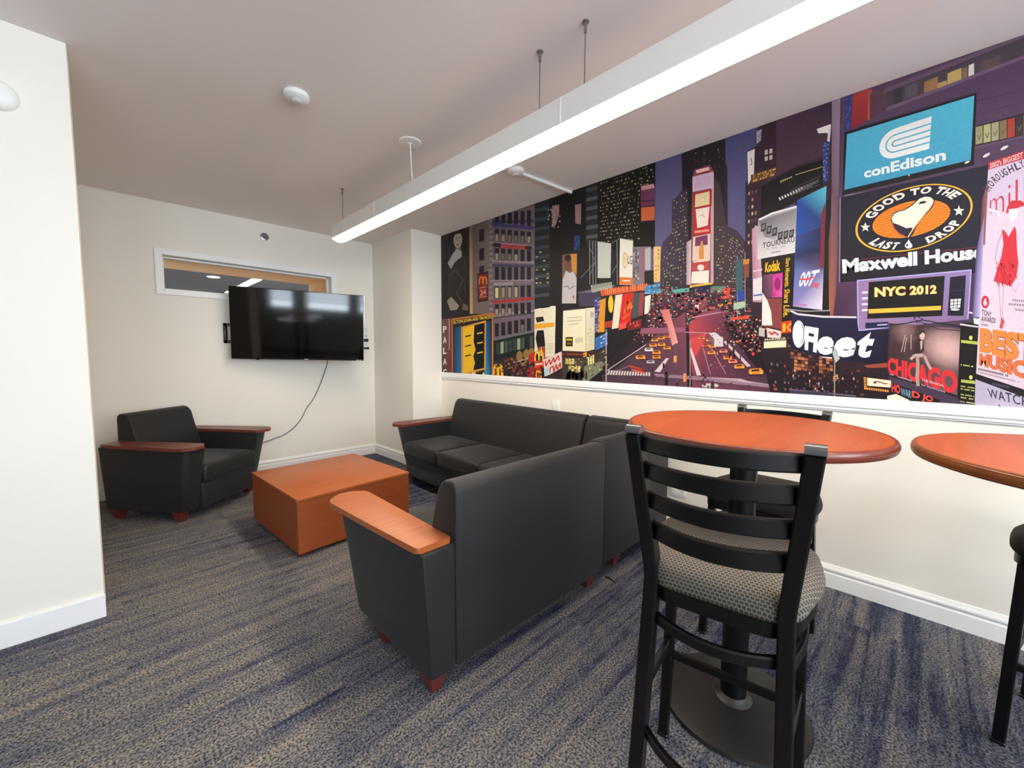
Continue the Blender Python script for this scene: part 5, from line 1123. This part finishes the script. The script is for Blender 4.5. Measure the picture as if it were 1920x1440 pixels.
D_.poly([(735, 1040), (600, 1050), (240, 1000), (10, 940), (10, 1400), (760, 1400), (745, 1100)], [(60, 36, 40), (50, 32, 38), (44, 28, 34), (50, 32, 34), (24, 18, 26), (30, 22, 30), (40, 26, 34)])
lit(D_, ((10, 955), (330, 1010), (330, 1130), (10, 1090)), 12, 5, 0.5, [(110, 60, 44), (150, 84, 54), (70, 44, 44), (190, 120, 80)], 0.9, 0.8); lit(D_, ((10, 1090), (560, 1090), (560, 1290), (10, 1280)), 40, 10, 0.28, [(14, 12, 18), (90, 84, 110), (200, 160, 140), (120, 60, 50), (20, 18, 30)], 0.8, 0.9)
D_.poly([(560, 1060), (735, 1040), (735, 1076), (590, 1080)], (150, 70, 50)); D_.line((342, 1010), (340, 1300), 9, (150, 140, 120)); D_.poly([(324, 960), (346, 930), (362, 950), (380, 1010), (350, 1040), (330, 990)], (180, 186, 190)); lit(D_, ((310, 1140), (375, 1136), (375, 1190), (310, 1190)), 4, 4, 0.6, [(230, 160, 60), (200, 120, 60)]); D_.line((0, 1240), (500, 1290), 10, (110, 96, 120)); D_.poly([(0, 1290), (300, 1300), (300, 1262), (0, 1246)], (62, 54, 76))
# bulb marquee
D_.poly([(556, 1142), (770, 1168), (764, 1268), (560, 1240)], (50, 30, 26)); lit(D_, ((556, 1146), (580, 1148), (584, 1238), (560, 1236)), 1, 7, 1, [(240, 160, 60)], 0.8, 0.6); lit(D_, ((560, 1222), (764, 1246), (764, 1264), (560, 1240)), 12, 1, 1, [(240, 150, 60)], 0.7, 0.9); D_.poly([(584, 1152), (764, 1174), (760, 1226), (586, 1212)], (240, 222, 196)); D_.path([(630, 1186), (650, 1196), (640, 1180), (690, 1186), (710, 1198), (736, 1196)], 8, (110, 60, 50))
# musical poster
CQ = ((750, 744), (1282, 784), (1258, 1290), (735, 1124))
for j in range(8):
    for i in range(10):
        u0, u1, v0, v1 = i / 10, (i + 1) / 10, j / 8, (j + 1) / 8
        def sep(u, v):
            g = max(0, 1 - ((u - 0.82) ** 2 * 5 + (v - 0.3) ** 2 * 7)) * 0.9 + max(0, 1 - ((u - 0.22) ** 2 * 30 + (v - 0.12) ** 2 * 16)) * 0.5 + 0.35 * v * u
            g = min(1, g); return (62 + 150 * g, 42 + 130 * g, 46 + 122 * g)
        if j or i: MU.layer -= 1
        D_.poly([quadpt(CQ, u0, v0), quadpt(CQ, u1, v0), quadpt(CQ, u1, v1), quadpt(CQ, u0, v1)], [sep(u0, v0), sep(u1, v0), sep(u1, v1), sep(u0, v1)])
for a, b in (((870, 830), (840, 960)), ((914, 830), (912, 940)), ((880, 850), (862, 960))): D_.line(a, b, 6, (190, 160, 150))
D_.text('CHICAGO', ((740, 998), (1262, 1108), (1258, 1284), (738, 1120)), (216, 48, 54), 0.05); D_.poly([(735, 1124), (1258, 1284), (1256, 1296), (735, 1134)], (30, 20, 24))
D_.poly([(955, 872), (985, 850), (1006, 872), (1012, 950), (985, 975), (930, 970), (940, 920)], (54, 38, 40)); D_.oval(996, 836, 20, 34, (206, 176, 164), 16); D_.poly([(972, 838), (980, 800), (1010, 798), (1022, 830), (1000, 812)], (40, 28, 30)); D_.poly([(980, 880), (1000, 872), (996, 930), (986, 950)], (196, 166, 156))
D_.path([(930, 995), (960, 988), (965, 1060), (958, 1150), (966, 1215)], 26, (176, 144, 136)); D_.path([(960, 990), (1010, 985), (1040, 1050), (1062, 1090)], 22, (186, 154, 146)); D_.path([(910, 1015), (940, 985), (1000, 980)], 20, (196, 164, 154))
D_.text('THE MUSICAL', ((992, 1158), (1160, 1206), (1160, 1222), (992, 1174)), (236, 190, 190), 0.02); lit(D_, ((990, 1200), (1170, 1256), (1170, 1266), (990, 1210)), 18, 1, 0.9, [(190, 170, 180)], 0.6, 1); lit(D_, ((750, 1120), (920, 1172), (920, 1182), (750, 1130)), 16, 1, 0.9, [(190, 170, 180)], 0.6, 1)
D_.path([(748, 760), (880, 745), (1000, 720), (1100, 740), (1280, 770)], 8, (24, 20, 30)); lit(D_, ((930, 672), (1000, 672), (1000, 740), (930, 745)), 4, 6, 0.6, [(24, 20, 28)], 0.8, 0.6); D_.path([(1000, 740), (1120, 790), (1290, 800)], 6, (40, 34, 44))
D_.poly([(1284, 740), (1420, 740), (1392, 1360), (1262, 1310)], (20, 18, 20)); D_.path([(1280, 752), (1360, 765), (1416, 772)], 12, (206, 200, 214)); D_.line((1345, 664), (1420, 676), 12, (214, 206, 220)); D_.poly([(1380, 706), (1424, 712), (1420, 756), (1384, 748)], (230, 226, 230))
for y in (880, 1176): D_.oval(1360, y - 26, 13, 16, (214, 220, 110), 12); lit(D_, ((1288, y - 10), (1412, y + 2), (1410, y + 26), (1286, y + 10)), 11, 1, 0.95, [(206, 214, 90)], 0.75, 1)
for y in (1056, 1216, 1236, 1278, 1300, 1330): lit(D_, ((1284, y - 6), (1388, y + 10), (1386, y + 20), (1284, y + 4)), 12, 1, 0.85, [(206, 210, 110)], 0.75, 0.9)
D_.poly([(770, 1190), (1130, 1320), (1100, 1400), (740, 1400), (740, 1280)], (26, 20, 26)); D_.poly([(735, 1288), (800, 1274), (900, 1320), (905, 1360), (735, 1330)], (220, 226, 196))
D_.text('HO', ((766, 1190), (832, 1212), (832, 1276), (768, 1256)), (226, 70, 60), 0.04); D_.text('WAR', ((836, 1226), (914, 1250), (914, 1306), (836, 1282)), (110, 150, 180), 0.03); D_.text('D JO', ((918, 1246), (1080, 1296), (1072, 1346), (918, 1310)), (230, 74, 56), 0.04)
# tall musical poster at the right end
C_.poly([(1344, 890), (2400, 560), (2400, 1060), (1318, 1262)], (206, 190, 214))
D_.poly([(1462, -60), (2300, -320), (2300, 1420), (1400, 1122)], [(214, 196, 216), (226, 208, 222), (206, 186, 206), (222, 200, 212)])
C_.poly([(1344, 884), (2300, 560), (2300, 640), (1340, 934)], (184, 44, 48)); C_.text("2002's BIGGEST TO", ((1352, 890), (1640, 790), (1640, 832), (1352, 926)), (236, 200, 200), 0.02)
C_.poly([(1300, 1130), (1342, 1000), (1320, 1440), (1280, 1440)], [(96, 60, 70), (150, 96, 100), (150, 96, 90), (60, 44, 56)]); D_.poly([(1400, 200), (1462, -60), (1430, 700), (1372, 700)], [(60, 56, 100), (150, 130, 180), (190, 180, 226), (96, 80, 130)])
def arcline(body, pts, h, c):
    n = len(body); P = catmull([(x, y, 0) for x, y in pts], 12)
    for i, ch in enumerate(body):
        a = P[int((i + 0.1) / n * (len(P) - 1))]; b = P[int((i + 0.9) / n * (len(P) - 1))]
        d = (b - a); up_ = Vector((d.y, -d.x, 0)).normalized() * h
        C_.text(ch, ((a.x + up_.x, a.y + up_.y), (b.x + up_.x, b.y + up_.y), (b.x, b.y), (a.x, a.y)), c, 0.02)
arcline('THOROUGHLY', [(1346, 1092), (1400, 1020), (1480, 965), (1596, 910)], 52, (60, 52, 60))
C_.text('mill', ((1352, 1086), (1600, 968), (1600, 1190), (1352, 1232)), (196, 66, 76), -0.012, 0, 1.0)
C_.poly([(1460, 1230), (1470, 1180), (1500, 1140), (1560, 1140), (1600, 1170), (1540, 1190)], (196, 44, 56)); C_.poly([(1478, 1200), (1540, 1192), (1530, 1260), (1490, 1290)], (238, 226, 228)); C_.path([(1370, 1180), (1350, 1230), (1380, 1290), (1440, 1310), (1480, 1300)], 7, (226, 196, 196)); C_.path([(1346, 1200), (1400, 1214), (1424, 1260)], 14, (240, 232, 234))
D_.poly([(1592, 40), (1620, 60), (1640, 100), (1690, 18), (1700, 60), (1706, 200), (1716, 300), (1700, 400), (1660, 470), (1610, 450), (1530, 430), (1560, 330), (1590, 240), (1604, 150)], [(206, 44, 58)] * 14)
D_.many([([(x, y), (x + 10, y + 4), (x + 4 + random.random() * 14, y + 46)], random.choice([(226, 74, 84), (180, 30, 44), (214, 56, 66)])) for x, y in [(1545 + random.random() * 150, 280 + random.random() * 160) for _ in range(60)]])
D_.path([(1596, 60), (1560, 160), (1540, 280)], 4, (150, 110, 120)); D_.path([(1570, 440), (1576, 560), (1584, 700), (1600, 760)], 4, (170, 130, 140)); D_.path([(1606, 450), (1600, 560), (1596, 690), (1620, 760)], 4, (170, 130, 140)); D_.path([(1660, 470), (1690, 510), (1716, 460)], 4, (190, 150, 150)); D_.poly([(1574, 780), (1590, 700), (1612, 730), (1596, 790)], (190, 80, 80))
D_.oval(1468, 586, 30, 48, (206, 40, 70), 24); D_.text('6', ((1454, 556), (1482, 556), (1482, 614), (1454, 614)), (240, 226, 230), 0.04)
D_.text('TONY', ((1442, 640), (1516, 662), (1514, 700), (1440, 682)), (70, 60, 70), 0.02); D_.text('AWARDS', ((1438, 690), (1548, 706), (1544, 746), (1436, 732)), (70, 60, 70), 0.02); D_.line((1438, 752), (1490, 762), 8, (110, 96, 110))
for y, x0, x1 in ((570, 1670, 1860), (600, 1640, 1880), (640, 1690, 1840)): lit(D_, ((x0, y - 6), (x1, y + 10), (x1, y + 26), (x0, y + 10)), 12, 1, 0.9, [(140, 124, 136)], 0.7, 1)
D_.text('BEST', ((1428, 776), (1880, 836), (1872, 1070), (1422, 958)), (226, 130, 60), 0.05, 0, 1.0, ((150, 70, 40), 0.02)); D_.text('MUSICAL', ((1424, 964), (2060, 1080), (2050, 1250), (1420, 1060)), (214, 110, 60), 0.05, 0, 1.0, ((140, 64, 44), 0.02))
lit(D_, ((1412, 1078), (1640, 1130), (1640, 1146), (1412, 1094)), 20, 1, 0.9, [(96, 84, 96)], 0.7, 1); lit(D_, ((1412, 1104), (1720, 1180), (1720, 1190), (1412, 1114)), 26, 1, 0.9, [(140, 124, 136)], 0.7, 1)
D_.poly([(1396, 1124), (2300, 1420), (2300, 1520), (1392, 1180)], (34, 26, 34)); D_.poly([(1394, 1164), (2300, 1500), (2300, 1800), (1386, 1500)], [(180, 170, 192), (196, 184, 206), (196, 184, 206), (180, 170, 192)]); D_.line((1520, 1196), (1650, 1226), 18, (70, 60, 84))
D_.text('WATCH', ((1482, 1232), (1800, 1296), (1796, 1374), (1496, 1300)), (66, 58, 74), 0.015, 0, 1.1); D_.text('A', ((1556, 1346), (1590, 1354), (1590, 1394), (1556, 1384)), (66, 58, 74), 0.01)

me = bpy.data.meshes.new('wall_mural')
me.from_pydata(MU.v, [], MU.f)
ca = me.color_attributes.new('ink', 'FLOAT_COLOR', 'POINT')
ca.data.foreach_set('color', [x for c in MU.c for x in (c[0], c[1], c[2], 1.0)])
mm, nt, p = new_mat('mural_print')
at = N(nt, 'ShaderNodeAttribute'); at.attribute_name = 'ink'
tc = N(nt, 'ShaderNodeTexCoord'); nz = N(nt, 'ShaderNodeTexNoise', Scale=60.0, Detail=3.0)
hs = N(nt, 'ShaderNodeMix', data_type='RGBA', blend_type='MULTIPLY'); hs.inputs[0].default_value = 1.0
rp = N(nt, 'ShaderNodeValToRGB'); rp.color_ramp.elements[0].color = (0.82, 0.82, 0.82, 1); rp.color_ramp.elements[1].color = (0.90, 0.90, 0.90, 1); rp.color_ramp.elements[0].position = 0.3; rp.color_ramp.elements[1].position = 0.7
nt.links.new(tc.outputs['Object'], nz.inputs['Vector']); nt.links.new(nz.outputs['Fac'], rp.inputs['Fac'])
nt.links.new(at.outputs['Color'], hs.inputs[6]); nt.links.new(rp.outputs['Color'], hs.inputs[7]); nt.links.new(hs.outputs[2], p.inputs['Base Color'])
p.inputs['Roughness'].default_value = 0.5; p.inputs['Specular IOR Level'].default_value = 0.25
me.materials.append(mm)
mo = bpy.data.objects.new('wall_mural', me); COL.objects.link(mo)
tag(mo, 'huge printed mural of a neon city street at dusk covering the right wall', 'mural')
